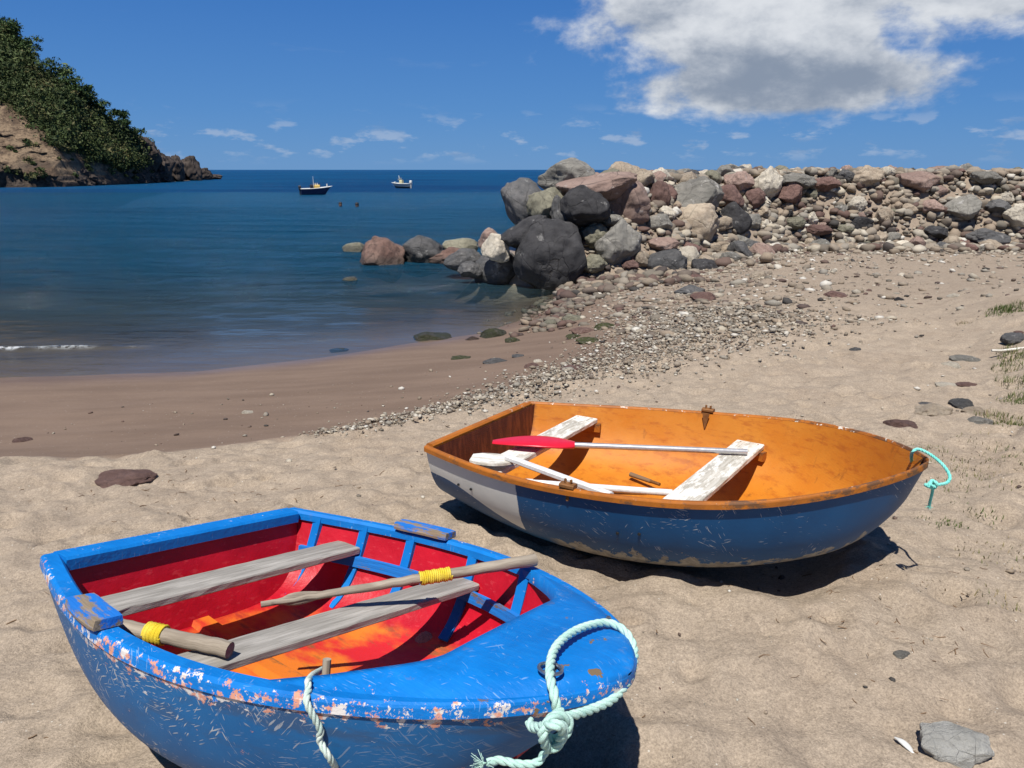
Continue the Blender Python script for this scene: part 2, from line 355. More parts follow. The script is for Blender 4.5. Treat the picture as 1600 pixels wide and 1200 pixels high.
def build_sea():
    xs = graded(-9000, 9000, -9, 4, .07, 1.07); ys = graded(-200, 14000, 7.5, 13, .06, 1.03)
    X, Y = np.meshgrid(xs, ys); b, f, mo = base_height(X, Y); dep = np.where(np.abs(X) < 65, SEA - b, 4.0)
    dep = np.where(Y > 85, np.maximum(dep, 4.0), dep)
    dd = sstep(dep, .02, .5); near = 1 - sstep(np.hypot(X, Y), 40, 90)
    z = SEA + near * dd * (.022 * np.sin(Y * 2.1 + .5 * X + 2 * vnoise(X * .3, Y * .3, 3)) + .03 * fbm(X * .8, Y * 1.8, 3, 9))
    ridge = np.exp(-((Y - (10.05 + .12 * (X + 7)) - .35 * vnoise(X * .9, X * .1, 7)) / .10) ** 2) * sstep(-X, 4.6, 6.4)
    z = z + .06 * ridge; foam = np.clip(ridge * 1.0 * (.5 + 1.6 * fbm(X * 2.5, Y * 6, 3, 61)), 0, 1)
    foam = np.maximum(foam, .35 * np.exp(-((dep - .012) / .006) ** 2) * sstep(vnoise(X * 1.5, Y * 1.5, 13), .15, .4))
    n, m = X.shape; idx = np.arange(n * m).reshape(n, m); F = np.stack([idx[:-1, :-1], idx[:-1, 1:], idx[1:, 1:], idx[1:, :-1]], -1).reshape(-1, 4)
    me = bpy.data.meshes.new('sea'); me.from_pydata(np.stack([X, Y, z], -1).reshape(-1, 3).tolist(), [], F.tolist())
    me.polygons.foreach_set('use_smooth', np.ones(len(F), bool))
    for nm, a in (('depth', np.maximum(dep, 0)), ('foam', foam)):
        me.attributes.new(nm, 'FLOAT', 'POINT').data.foreach_set('value', a.astype(np.float32).ravel())
    tag(link('sea', me, (0, 0, 0), M_WATER), kind='structure')
build_sea()

# ------------------------------------------------------------------ rocks
def rock_mat(name, c1, c2, c3=None, white=0.0, rough=.85, moss=0.0):
    def b(t, P, p):
        o = t.obj(); r = t.rnd(); v = t.new('ShaderNodeVectorMath', operation='ADD'); t.put(v.inputs[0], o)
        t.put(v.inputs[1], t.comb(t.m('MULTIPLY', r, 37.0), t.m('MULTIPLY', r, 11.0), 0)); o2 = v.outputs[0]
        n1 = t.noise(o2, 1.3, 6, .62); n2 = t.noise(o2, 5, 7, .68); n3 = t.noise(o2, 45, 3, .7)
        c = t.mix(t.step(n1, .32, .68), c1, c2); c = t.mix(t.m('MULTIPLY', t.step(n2, .45, .7), .6), c, c3 or tuple(x * .6 for x in c1))
        sp = t.m('ADD', .62, t.m('MULTIPLY', n3, .76)); c = t.mix(1.0, c, t.comb(sp, sp, sp), 'MULTIPLY')
        k = t.m('ADD', .92, t.m('MULTIPLY', r, .45)); c = t.mix(1.0, c, t.comb(k, k, k), 'MULTIPLY')
        ck = t.step(t.vor(t.map(o2, (1, 1, .6)), 1.7, 'DISTANCE_TO_EDGE'), .0, .018); ckf = t.m('MULTIPLY', t.m('SUBTRACT', 1.0, ck), t.step(n1, .5, .6))
        c = t.mix(t.m('MULTIPLY', ckf, .6), c, (.03, .025, .02))
        if white: c = t.mix(t.m('MULTIPLY', t.step(t.noise(o2, 2.4, 5, .7), .60, .68), white), c, (.58, .56, .52))
        if moss: c = t.mix(t.m('MULTIPLY', t.step(t.noise(o2, 3, 4, .6), .36, .52), moss), c, (.055, .062, .018))
        tide = t.step(t.m('ADD', t.sep(t.pos())[2], t.m('MULTIPLY', n2, .12)), SEA + .34, SEA + .16); c = t.mix(t.m('MULTIPLY', tide, .62), c, (.022, .021, .016))
        P('Base Color', c); P('Roughness', t.m('SUBTRACT', rough, t.m('MULTIPLY', tide, .4))); P('Specular IOR Level', .3)
        h = t.m('ADD', t.m('MULTIPLY', n2, .7), t.m('ADD', t.m('MULTIPLY', n3, .25), t.m('MULTIPLY', ck, .3)))
        P('Normal', t.bump(h, .75, .09))
    return material(name, b)
RM = {
 'black': rock_mat('rock_black', (.028, .027, .028), (.05, .048, .048), white=.25),
 'dark':  rock_mat('rock_dark_grey', (.07, .07, .07), (.11, .105, .10), white=.3),
 'grey':  rock_mat('rock_grey', (.15, .142, .122), (.23, .215, .185), white=.5),
 'tan':   rock_mat('rock_tan', (.27, .215, .155), (.36, .30, .225), (.2, .15, .11)),
 'cream': rock_mat('rock_cream', (.42, .37, .29), (.52, .47, .38), (.28, .24, .18)),
 'pink':  rock_mat('rock_pink_brown', (.23, .155, .125), (.30, .215, .175), (.14, .10, .085), white=.3),
 'red':   rock_mat('rock_red_brown', (.115, .066, .054), (.165, .10, .082), (.07, .045, .04)),
 'olive': rock_mat('rock_olive', (.15, .14, .10), (.23, .215, .155)),
 'moss':  rock_mat('rock_mossy', (.09, .08, .06), (.14, .12, .085), moss=.95),
 'pale': rock_mat('rock_pale_grey', (.44, .43, .385), (.58, .565, .51), (.30, .29, .26), white=.4),
 'seared': rock_mat('rock_sea_red', (.12, .07, .055), (.17, .11, .085), (.05, .035, .03), white=.2)}
CNAME = dict(black='black', pale='pale grey', dark='dark grey', grey='grey', tan='tan', cream='cream', pink='pinkish brown', red='reddish brown', olive='olive grey', moss='moss covered', seared='reddish brown')
import bmesh
from mathutils import noise as mnoise, Vector
def ico(sub):
    bm = bmesh.new(); bmesh.ops.create_icosphere(bm, subdivisions=sub, radius=1)
    V = np.array([v.co[:] for v in bm.verts]); F = [tuple(v.index for v in f.verts) for f in bm.faces]; bm.free(); return V, F
ICO1, ICO2, ICO4 = ico(1), ico(2), ico(5)
def rock_shape(seed, sub, cuts=9, rough=.1, soft=.35):
    V, F = sub; V = V.copy(); rg = np.random.default_rng(seed)
    for k in range(cuts):
        n = rg.normal(size=3); n /= np.linalg.norm(n); d = rg.uniform(.62, .95); e = V @ n - d
        V = V - np.outer(np.where(e > 0, e * (1 - soft * .5), 0), n)
    off = rg.uniform(-50, 50, 3); W = []
    for p in V:
        q = Vector(p * 1.1 + off); q2 = Vector(p * 3.4 + off)
        W.append(1 + rough * 1.6 * mnoise.noise(q) + rough * .8 * mnoise.noise(q2) + rough * .3 * mnoise.noise(q2 * 2.7))
    V = V * np.array(W)[:, None]
    return V / np.abs(V).max(0), F
def rock_mesh(nm, seed, sub, **k):
    V, F = rock_shape(seed, sub, **k); me = bpy.data.meshes.new(nm); me.from_pydata(V.tolist(), [], F)
    me.polygons.foreach_set('use_smooth', [True] * len(F)); me.materials.append(None); me.update(); return me
ROUND = [rock_mesh('boulder', 100 + i, ICO4, cuts=8, rough=.10, soft=.6) for i in range(7)]
ANG = [rock_mesh('rock', 200 + i, ICO4, cuts=15, rough=.11, soft=.15) for i in range(7)]
SML = [rock_mesh('rock', 300 + i, ico(4), cuts=17, rough=.13, soft=.1) for i in range(8)]
def put_rock(name, me, mat, c, size, rz, tilt, label, cat, group=None):
    o = link(name, me, c, None); o.scale = [s / 2 for s in size]; o.rotation_euler = (tilt[0], tilt[1], rz)
    o.material_slots[0].link = 'OBJECT'; o.material_slots[0].material = RM[mat]
    return tag(o, label, cat, group)
PLACED = []
def px_rock(x0, y0, x1, y1, mat, label, kind='round', tilt=0.0, fwd=.28, deep=.9, depth=None, name=None, cat=None, group=None, sink=0):
    cx, cy = (x0 + x1) / 2, (y0 + y1) / 2
    p = hit(cx, cy) if depth is None else at_depth(cx, cy, depth)
    if p is None or (depth is None and p[1] > 24): p = at_depth(cx, cy, 21.7); sink = 1.0
    D = p[1] * CP + (CAMH - p[2]) * SP
    wd = (x1 - x0) / FPX * D; ht = (y1 - y0) / FPX * D
    c = p - np.array([0, 1, 0]) * fwd * wd * (depth is None); k = c[1] / p[1]
    c = np.array([p[0] * k, c[1], CAMH + (p[2] - CAMH) * k]); wd *= k; ht *= k
    dp = max(wd, ht) * deep if kind != 'flat' else wd * .8
    ht = ht * (1.06 + sink); c[2] -= ht * sink * .5
    if depth is None and fwd == 0: c[2] = hgt(c[0], c[1]) + ht * .02
    ms = ROUND if kind in ('round',) else ANG; i = len(PLACED)
    PLACED.append((c, max(wd, ht) / 2))
    return put_rock(name or ('boulder' if wd > .5 else 'rock'), ms[i % 7], mat, c, (wd * 1.13, dp * 1.1, ht * 1.1), random.uniform(-.25, .25), (0, tilt), label, cat or ('boulder' if wd > .5 else 'rock'), group)
BW = [
 (847,252,942,304,'grey','pale grey boulder with whitish top crowning the seaward tip of the breakwater','round',.1),
 (878,267,989,313,'pink','long pinkish brown slab lying on top of two dark boulders','ang',-.12),
 (982,269,1016,294,'tan','small tan rock at the end of the long pinkish slab','round',0),
 (788,284,853,362,'dark','dark grey boulder with white splash on the seaward flank of the breakwater','round',-.5),
 (824,294,880,348,'olive','olive tan slanting boulder between two dark boulders at the tip','ang',-.7),
 (859,308,892,352,'dark','narrow bluish dark boulder pressed against the round black boulder','ang',0),
 (878,294,953,356,'black','round black boulder under the long pinkish slab','round',-.2),
 (950,284,1019,350,'pink','large pinkish brown boulder beside the round black boulder','round',.1),
 (787,338,856,392,'black','black boulder with pale chipped edge above the white slab','ang',-.45),
 (808,351,914,457,'black','biggest jet black boulder standing at the water edge','round',.05),
 (753,367,797,412,'cream','whitish slab leaning between dark boulders at the waterline','ang',-.6),
 (744,392,817,454,'dark','dark grey dome shaped boulder in the shallows beside the biggest black one','round',0),
 (695,390,758,424,'dark','low dark grey boulder awash beyond the dome shaped one','round',0),
 (717,409,754,433,'dark','small dark rock awash against the dome shaped boulder','ang',0),
 (749,358,782,391,'pink','brown rock with pale top behind the whitish slab','round',0),
 (908,351,950,386,'olive','olive grey rock wedged above the biggest black boulder','round',0),
 (933,348,999,415,'grey','large cracked grey boulder below the pinkish brown boulder','ang',.15),
 (938,336,973,352,'grey','small flat grey rock lying on the cracked grey boulder','round',0),
 (1010,389,1078,437,'dark','smooth dark slate oval boulder lying on the pebbles','round',-.1),
 (905,399,947,427,'olive','olive tan rock at the foot of the cracked grey boulder','round',0),
 (992,395,1012,420,'tan','small upright tan stone left of the smooth slate boulder','round',0),
 (972,405,997,425,'red','dull red stone below the cracked grey boulder','ang',0),
 (1011,368,1058,396,'pink','flat pink brown rock above the smooth slate boulder','ang',0),
 (1013,287,1047,332,'red','dark maroon upright boulder beside the pinkish brown boulder','round',0),
 (1038,282,1130,341,'grey','broad grey slab face standing above the round tan boulder','ang',-.2),
 (1056,314,1127,381,'tan','big round tan boulder with a crack, at the foot of the slab','round',.1),
 (1124,320,1173,366,'black','black boulder with whitish top right of the big round tan one','ang',.2),
 (1118,292,1162,329,'red','rusty brown boulder on top of the big round tan one','round',.2),
 (1133,266,1175,302,'pink','rosy brown boulder on the crest above the rusty brown one','ang',0),
 (1161,294,1194,325,'red','maroon rounded rock beside the tall cream boulder','round',0),
 (1174,264,1220,312,'cream','tall cream boulder on the crest of the breakwater','ang',.2),
 (1214,286,1256,319,'red','chocolate brown wedge shaped boulder right of the tall cream one','ang',-.5),
 (1060,262,1136,289,'tan','wide flat tan boulder on the crest above the broad grey slab','round',0),
 (1028,266,1065,291,'tan','rounded tan boulder on the crest left of the wide flat one','round',-.2),
 (1219,271,1273,293,'grey','long pale grey slab lying level near the crest','ang',0),
 (1270,275,1310,298,'red','dark maroon block on the crest beside the long pale slab','ang',0),
 (1367,324,1395,351,'tan','yellowish tan egg shaped rock halfway down the rubble slope','round',0),
 (1326,308,1352,330,'cream','white faced roundish rock in the middle of the rubble slope','round',0),
 (1259,352,1297,368,'red','long reddish rock at the toe of the rubble slope','round',0),
 (1228,338,1260,358,'olive','greenish grey oval rock at the toe of the rubble slope','round',0),
 (1515,358,1571,384,'dark','wide dark grey rock at the toe of the rubble near the grass end','ang',0),
 (1544,313,1582,334,'dark','dark slate flat rock halfway up the rubble near the grass end','ang',.2),
 (1521,266,1565,288,'grey','broad grey slab rock near the crest at the landward end','ang',.1),
 (1401,251,1465,272,'pink','wide pale pinkish boulder topping the crest of the rubble','ang',0),
 (1328,251,1381,268,'tan','low tan boulder topping the crest of the rubble','ang',0),
 (1480,308,1533,343,'grey','arched grey boulder overhanging a dark gap in the rubble','ang',-.3),
 (1445,353,1481,373,'black','black rock at the toe below the arched grey boulder','ang',0),
 (1568,326,1606,353,'cream','pale cream block at the landward end of the rubble','ang',.3),
 (1440,313,1473,334,'pink','smooth pink rock left of the arched grey boulder','round',0),
 (1082,403,1123,434,'black','black angular rock on the pebbles beside the smooth slate boulder','ang',.2),
 (1058,427,1097,444,'red','brick red flat stone in front of the smooth slate boulder','ang',0),
 (1056,446,1100,465,'dark','dark flat stone among pebbles below the brick red one','ang',0),
 (1081,457,1119,477,'red','brownish red stone among pebbles beside the dark flat one','ang',0),
 (1171,422,1207,443,'tan','pale yellowish stone on the gravelly slope below the breakwater','ang',-.2),
 (1290,455,1322,469,'red','flat brown stone at the edge of the sand','ang',0)]
DEP = {0: 18.0, 3: 17.3, 4: 16.9, 5: 16.7, 6: 16.5, 8: 16.3, 10: 16.2, 12: 17.6, 13: 16.6, 14: 17.6}
for i, b in enumerate(BW): px_rock(b[0], b[1], b[2], b[3], b[4], b[5], b[6], b[7], depth=DEP.get(i))
SEAR = [
 (563,368,631,416,'seared','jagged reddish brown rock standing in the sea','ang',20.2),
 (622,368,700,410,'dark','broad dark rock in the sea beside the jagged reddish one','round',20.8),
 (694,365,744,397,'olive','brown topped rock in the sea beyond the broad dark one','ang',21.8),
 (672,386,740,409,'seared','low brown ledge rock at the foot of the broad dark sea rock','ang',20.5),
 (536,378,574,397,'olive','low weedy rock left of the jagged reddish sea rock','ang',23.2),
 (536,431,561,441,'olive','small olive rock just breaking the water surface','round',17.0)]
for b in SEAR: px_rock(*b[:7], depth=b[7], sink=.35, name='sea_rock', cat='rock')
WET = [(648,518,706,536,'moss','largest green mossy rock at the edge of the water'), (752,514,792,536,'moss','mossy rock with yellow crown at the edge of the water'),
 (790,527,812,540,'moss','small mossy rock on wet sand next to the yellow crowned one'), (706,556,734,564,'moss','flat dark green stone alone on the wet sand'),
 (756,560,792,571,'dark','pair-like low grey stone on the wet sand'), (902,528,938,541,'moss','flat mossy slab on wet sand near the pebbles'),
 (884,522,908,533,'moss','dark weedy stone next to the flat mossy slab'), (878,571,916,588,'red','flat reddish slab at the edge of the pebble bank'),
 (820,568,842,580,'red','small maroon stone on wet sand beside a white pebble'), (834,562,848,570,'cream','small white stone on wet sand'),
 (800,553,818,561,'dark','small dark stone on wet sand'), (728,526,748,535,'seared','brown stone at the edge of the water between mossy rocks'),
 (516,541,545,549,'moss','low weedy stone in the wash at the water edge'),(850,500,880,512,'olive','olive stone in the wet pebbly shallows'),(880,492,912,508,'olive','ochre olive stone in the wet pebbly shallows'),
 (930,505,962,520,'moss','mossy stone at the edge of the wet pebbles'),(895,512,930,526,'seared','brown wet stone beside the mossy slab')]
for b in WET: px_rock(*b[:6], kind='ang', fwd=0, name='stone', cat='stone')
def fbm1(a): return random.uniform(-1, 1)
DRY = [(1440,1140,1535,1206,'pale','angular pale grey stone half buried in the open sand',.5), (1426,634,1484,658,'tan','brown rough stone on the sand by the grass bank',.3),
 (1486,624,1520,643,'dark','slate grey stone right of the rough brown stone',.3), (1436,625,1462,634,'dark','small dark flat stone behind the rough brown stone',.2),
 (1385,655,1432,671,'red','flat brown stone in the sand beyond the bow of the orange boat',.2), (1467,564,1504,581,'cream','cream cylindrical stone on the sand below the grass',.3),
 (1488,556,1528,570,'grey','grey stone touching the cream cylindrical stone',.2), (1462,598,1492,608,'cream','flat pale stone sunk in the sand',.1),
 (1494,600,1524,607,'red','thin brown stone sunk in the sand beside the flat pale one',.1), (1504,640,1538,656,'tan','yellowish flat stone below the slate grey stone',.2),
 (1513,656,1548,673,'grey','small whitish grey stone at the foot of the bank',.3), (1398,465,1412,474,'black','small black angular stone on the sand',.4),
 (1328,545,1346,553,'dark','small slate chip alone on the sand',.3), (1566,524,1606,546,'dark','dark wedge of rock sticking out of the bank',.4),
 (1584,518,1598,527,'red','small brown pebble on top of the bank',.4), (1480,460,1500,468,'cream','small whitish stone at the gravel edge',.3),
 (155,744,240,766,'red','flat reddish brown slab on the sand near the wet edge',.1), (1395,1026,1420,1038,'grey','small round grey pebble in the open sand',.4),
 (378,641,396,649,'cream','white stone alone on the wet sand',.4), (20,684,48,694,'red','flat dark stone on wet sand at the far left',.1),
 (550,386,0,0,'','',0)]
for b in DRY:
    if b[3] == 0: continue
    px_rock(*b[:6], kind='ang', fwd=0, deep=.75, name='stone', cat='stone')

def fill_breakwater():
    pts = [(c, r) for c, r in PLACED]; cols = ['tan'] * 6 + ['grey'] * 5 + ['cream'] * 6 + ['pink'] * 3 + ['red'] * 2 + ['dark'] * 2 + ['olive'] * 2 + ['black']
    rg = np.random.default_rng(3); made = 0; tries = 0
    while made < 285 and tries < 30000:
        tries += 1; al = rg.uniform(0, 19); side = rg.uniform(-1.0, 3.1)
        # point along the axis
        seg = 0; a = al
        for (p0, p1) in zip(AX[:-1], AX[1:]):
            L = np.hypot(*(p1 - p0))
            if a <= L: break
            a -= L
        d = (p1 - p0) / L; nrm = np.array([d[1], -d[0]]); q = p0 + d * a + nrm * side
        if q[0] < .6 or q[0] > 15.5: continue
        z = base_height(q[0], q[1])[0]
        if z < SEA - .1: continue
        k = made / 285; big = 1.25 if q[0] < 6 else 1.0
        r = (rg.uniform(.24, .36) if k < .2 else rg.uniform(.16, .26) if k < .55 else rg.uniform(.11, .17)) * (big if q[0] < 6 else .88)
        c = np.array([q[0], q[1], float(z) + r * .25])
        if any(np.linalg.norm(c - o) < (r + ro) * (.70) for o, ro in pts): continue
        pts.append((c, r)); m = cols[rg.integers(len(cols))]
        sz = np.array([rg.uniform(1.9, 2.5), rg.uniform(1.6, 2.1), rg.uniform(1.2, 1.7)]) * r
        put_rock('rock', SML[rg.integers(8)], m, c, sz, rg.uniform(0, 6.28), (rg.normal(0, .35), rg.normal(0, .35)),
                 '%s %s rock %s' % ('chunky' if r > .25 else 'middling' if r > .17 else 'small', CNAME[m], 'lying along the crest of the breakwater' if side < .6 else 'halfway down the slope of the breakwater' if side < 1.7 else 'at the toe of the breakwater slope'), 'rock', 'smaller rocks of the breakwater'); made += 1
    return pts
BWP = fill_breakwater()

# loose pebbles and rubble nobody could count
def stone_mat(t, P, p):
    o = t.obj(); tone = t.attr('tone')
    c = t.ramp(tone, [(0, (.05, .045, .04)), (.18, (.11, .066, .052)), (.32, (.14, .122, .095)), (.5, (.25, .195, .14)), (.68, (.22, .20, .165)), (.85, (.38, .33, .25)), (1, (.48, .45, .39))])
    n = t.noise(o, 60, 4, .6); k = t.m('ADD', .6, t.m('MULTIPLY', n, .8)); P('Base Color', t.mix(1.0, c, t.comb(k, k, k), 'MULTIPLY')); P('Roughness', .8)
    P('Specular IOR Level', .3); P('Normal', t.bump(t.noise(o, 90, 4, .6), .4, .01))
M_STONE = material('pebble_stone', stone_mat)
SHAPES1 = [rock_shape(400 + i, ICO1, cuts=8, rough=.16, soft=.1)[0] for i in range(12)]; SHAPES2 = [rock_shape(430 + i, ICO2, cuts=14, rough=.2, soft=.05)[0] for i in range(12)]
def scatter(name, P, R, sub, tones, flat=(.45, .8), sink=.25):
    base, F = sub; sh = SHAPES1 if sub is ICO1 else SHAPES2; F = np.array(F); nv = len(base); N = len(P); V = np.empty((N, nv, 3)); rg = np.random.default_rng(11)
    for i in range(N):
        a = rg.uniform(0, 6.28); s = np.array([rg.uniform(.9, 1.35), rg.uniform(.75, 1.0), rg.uniform(*flat)]) * R[i]
        v = sh[rg.integers(12)] * s; t = rg.normal(0, .3); v = np.c_[v[:, 0], v[:, 1] * cos(t) - v[:, 2] * sin(t), v[:, 1] * sin(t) + v[:, 2] * cos(t)]
        V[i] = np.c_[v[:, 0] * cos(a) - v[:, 1] * sin(a), v[:, 0] * sin(a) + v[:, 1] * cos(a), v[:, 2]] + P[i] + [0, 0, R[i] * (.6 - sink)]
    FF = (F[None] + (np.arange(N) * nv)[:, None, None]).reshape(-1, 3); me = bpy.data.meshes.new(name)
    me.vertices.add(N * nv); me.vertices.foreach_set('co', V.astype(np.float32).ravel()); me.loops.add(FF.size); me.loops.foreach_set('vertex_index', FF.ravel().astype(np.int32))
    me.polygons.add(len(FF)); me.polygons.foreach_set('loop_start', np.arange(0, FF.size, 3, dtype=np.int32)); me.polygons.foreach_set('use_smooth', np.ones(len(FF), bool)); me.update(calc_edges=True)
    me.attributes.new('tone', 'FLOAT', 'POINT').data.foreach_set('value', np.repeat(tones, nv).astype(np.float32))
    return tag(link(name, me, (0, 0, 0), M_STONE), kind='stuff')
def ground_pts(x, y):
    z = full_height(x, y)[0]; return np.c_[x, y, z]
rg = np.random.default_rng(5)
# pebble bank along the top of the wet sand
n = 9000; yb = 5.05 + 5.15 * rg.random(n) ** .8 ; xb = np.interp(yb, [4.9, 5.09, 5.77, 6.52, 7.47, 8.73, 10.2], [-1.7, -1.37, -.51, .29, 1.3, 2.26, 3.0])
wd = np.interp(yb, [4.9, 5.6, 6.5, 8, 10.2], [.14, .32, .56, 1.05, 1.6]); off = rg.normal(0, 1, n) * wd * .55
x = xb + off * .75 + .0; y = yb - off * .6
PP = ground_pts(x, y); PP[:, 2] += np.maximum(0, .035 * np.exp(-(off / wd) ** 2) * rg.uniform(0, 1, n))
o = scatter('pebble_bank', PP, rg.gamma(3, .0030, n).clip(.005, .035) * np.interp(yb, [5, 10], [.95, 1.5]), ICO1, np.clip(rg.normal(.64, .21, n), 0, 1)); o['label'] = 'bank of small pale pebbles along the wet sand'
# coarse gravel apron in front of the breakwater
n = 5200; y = rg.uniform(8.5, 19.5, n); x = np.interp(y, [8.5, 12, 14, 16, 19.5], [2.0, 1.6, 1.5, 1.8, 4]) + rg.gamma(1.5, 1.6, n) * np.interp(y, [8.5, 11, 19.5], [.35, .8, 1.9]) - rg.uniform(0, .9, n)
PP = ground_pts(x, y); ok = PP[:, 2] > SEA - .12; PP = PP[ok]
scatter('gravel', PP, rg.gamma(1.3, .016, ok.sum()).clip(.008, .11), ICO1, np.clip(rg.normal(.52, .25, ok.sum()) - .25 * sstep(PP[:, 2], -.45, -.68), 0, 1), (.4, .7), .45)['label'] = 'coarse gravel sloping down in front of the breakwater'
n = 5200; x = rg.uniform(3, 14, n); y = np.interp(x, [3, 5, 7, 14], [14.5, 17.3, 18.9, 18.6]) + 1.2 - rg.gamma(1.3, 1.7, n); PP = ground_pts(x, y); ok = (y > 9)
scatter('slope_gravel', PP[ok], rg.gamma(1.2, .014, ok.sum()).clip(.008, .10), ICO1, np.clip(rg.normal(.58, .25, ok.sum()), 0, 1), (.4, .7), .45)['label'] = 'scattered pale gravel on the sand below the rubble'
n = 900; x = rg.normal(1.15, .55, n); y = rg.uniform(10.4, 15.2, n); x = x + (y - 13) * -.05; PP = ground_pts(x, y); ok = (PP[:, 2] > SEA - .16) & (PP[:, 2] < SEA + .25); PP = PP[ok]
scatter('wet_gravel', PP, rg.gamma(2, .022, ok.sum()).clip(.015, .12), ICO1, np.clip(rg.normal(.30, .12, ok.sum()), 0, 1), (.4, .7), .35)['label'] = 'wet olive brown gravel in the shallows beside the breakwater'
# rubble between the rocks of the breakwater
n = 5200; al = rg.uniform(.2, 16, n); sd = rg.uniform(-1.2, 2.7, n) + rg.gamma(1.2, .28, n); x = 2.2 + al * .88; y = np.interp(x, AX[:, 0], AX[:, 1]) - sd * np.interp(x, [2, 6, 8], [.8, .85, 1])
x = x + np.where(x < 6.5, sd * .5, 0); PP = ground_pts(x, y)
x2 = rg.uniform(.9, 3.6, 900); y2 = rg.uniform(13.6, 17.6, 900); P2 = ground_pts(x2, y2); P2 = P2[P2[:, 2] > SEA - .1]; n0 = len(PP); PP = np.r_[PP, P2]; n = len(PP); tn = np.r_[np.clip(rg.normal(.50, .25, n0), 0, 1), np.clip(rg.normal(.34, .2, len(P2)), 0, 1)]; rr_ = np.r_[rg.gamma(3, .03, n0).clip(.04, .17), rg.gamma(2, .028, len(P2)).clip(.025, .14)]
scatter('rubble', PP, rr_, ICO2, tn, (.55, .9), .1)['label'] = 'small rubble filling the gaps of the breakwater'
# scattered grit and shell bits on the dry sand
n = 1400; y = rg.uniform(1.4, 12, n); x = rg.uniform(-.62, .72, n) * y * 1.05 + np.where(rg.random(n) < .5, .25 * y, 0); PP = ground_pts(x, y); f = base_height(x, y)[1]; ok = f < .5; PP = PP[ok]
scatter('beach_grit', PP, rg.gamma(1.6, .0028, ok.sum()).clip(.002, .018) * np.interp(PP[:, 1], [2, 8], [.8, 1.9]), ICO1, np.clip(rg.normal(.5, .33, ok.sum()), 0, 1))['label'] = 'scattered grit and shell bits on the sand'

# ------------------------------------------------------------------ the two dinghies
QA = dict(X=-1.1493, Y=2.4423, th=-.5849, ph=-.2216, L=1.7001, b=[.4894, .6206, .6485, .5091, .3149, .004], z0=.441, c1=.0845, c2=.0157,
          d=[.3301, .3962, .229], fl=.1213, p=.4104, e=.5861, rk=.0912, bk=.1209, ex=.62, ff=(.8, .25))
QB = dict(X=-.1552, Y=3.834, th=-.5331, ph=-.0484, L=2.0842, b=[.508, .6729, .723, .6219, .3687, .004], z0=.4009, c1=.1935, c2=.0423,
          d=[.3094, .4013, .3061], fl=.1254, p=.4381, e=.5805, rk=.0172, bk=.0552, ex=.75, ff=(.86, .165))
def spline(xs, ys, x):
    xs = np.array(xs, float); ys = np.array(ys, float); n = len(xs); h = np.diff(xs); A = np.eye(n); r = np.zeros(n)
    for i in range(1, n - 1):
        A[i, i - 1] = h[i - 1]; A[i, i] = 2 * (h[i - 1] + h[i]); A[i, i + 1] = h[i]
        r[i] = 6 * ((ys[i + 1] - ys[i]) / h[i] - (ys[i] - ys[i - 1]) / h[i - 1])
    M = np.linalg.solve(A, r); i = np.clip(np.searchsorted(xs, x) - 1, 0, n - 2); a = (xs[i + 1] - x) / h[i]; b = (x - xs[i]) / h[i]
    return a * ys[i] + b * ys[i + 1] + ((a ** 3 - a) * M[i] + (b ** 3 - b) * M[i + 1]) * h[i] ** 2 / 6
class Boat:
    def __init__(s, q):
        s.__dict__.update(q); c, sn, cp, sp = cos(s.th), sin(s.th), cos(s.ph), sin(s.ph)
        s.R = np.array([[c, -sn * cp, sn * sp], [sn, c * cp, -c * sp], [0, sp, cp]]); s.o = np.array([s.X, s.Y, s.z0])
    def W(s, P): return np.asarray(P, float) @ s.R.T + s.o
    def bb(s, t):
        sg = lambda q: 1 - (1 - np.clip(np.asarray(q, float), 0, 1)) ** s.ex
        return np.maximum(spline(sg([0, .25, .5, .75, .9, 1.]), s.b, sg(t)), .003)
    def sh(s, t): t = np.minimum(t, 1.02); return s.c1 * (t - .5) + s.c2 * (t - .5) ** 2 * 4
    def dep(s, t):
        t = np.minimum(np.asarray(t, float), 1.); return spline([0, .5, 1.], s.d, t) * np.sqrt(1 - (np.maximum(t - s.ff[0], 0) / s.ff[1]) ** 2)
    def surf(s, t, a, inset=0., lift=0., top=0.):
        """t (n,), a (m,) angles -pi/2..pi/2 -> local points (n,m,3) and drop below the sheer"""
        t = np.asarray(t, float); a = np.asarray(a, float); cy = np.sin(a)
        yy = np.sign(cy) * np.abs(cy) ** s.p; zz = -np.abs(np.cos(a)) ** s.e; b = np.maximum(s.bb(t) - inset, .002); d = s.dep(t) - lift
        y = b[:, None] * yy * (1 + s.fl * zz); z = (s.sh(t) + top)[:, None] + d[:, None] * zz
        tt = np.minimum(t, 1.0); x = s.L * t[:, None] - zz * (s.rk * (1 - tt[:, None]) ** 2 - s.bk * tt[:, None] ** 3) + 0 * y
        return np.stack([x, y, z], 2), d[:, None] * -zz + 0 * y
    def pt(s, px, py, zl):
        """point at boat height zl seen at photograph position px, py (boat coordinates)"""
        d = s.R.T @ ray(px, py); c = s.R.T @ (np.array([0, 0, CAMH]) - s.o); return c + d * (zl - c[2]) / d[2]
    def inner_y(s, x, z, inset=.025, lift=.03):
        t = x / s.L; d = float(s.dep(t)) - lift; zz = np.clip((z - float(s.sh(t))) / d, -1, 0)
        ca = (-zz) ** (1 / s.e); sa = math.sqrt(max(0, 1 - ca * ca)); return float(s.bb(t) - inset) * sa ** s.p * (1 + s.fl * zz)
ANGS = np.r_[np.linspace(-pi / 2, -.9, 14), np.linspace(-.85, .85, 22), np.linspace(.9, pi / 2, 14)]
TT = 1 - (1 - np.linspace(0, 1, 64)) ** 1.7
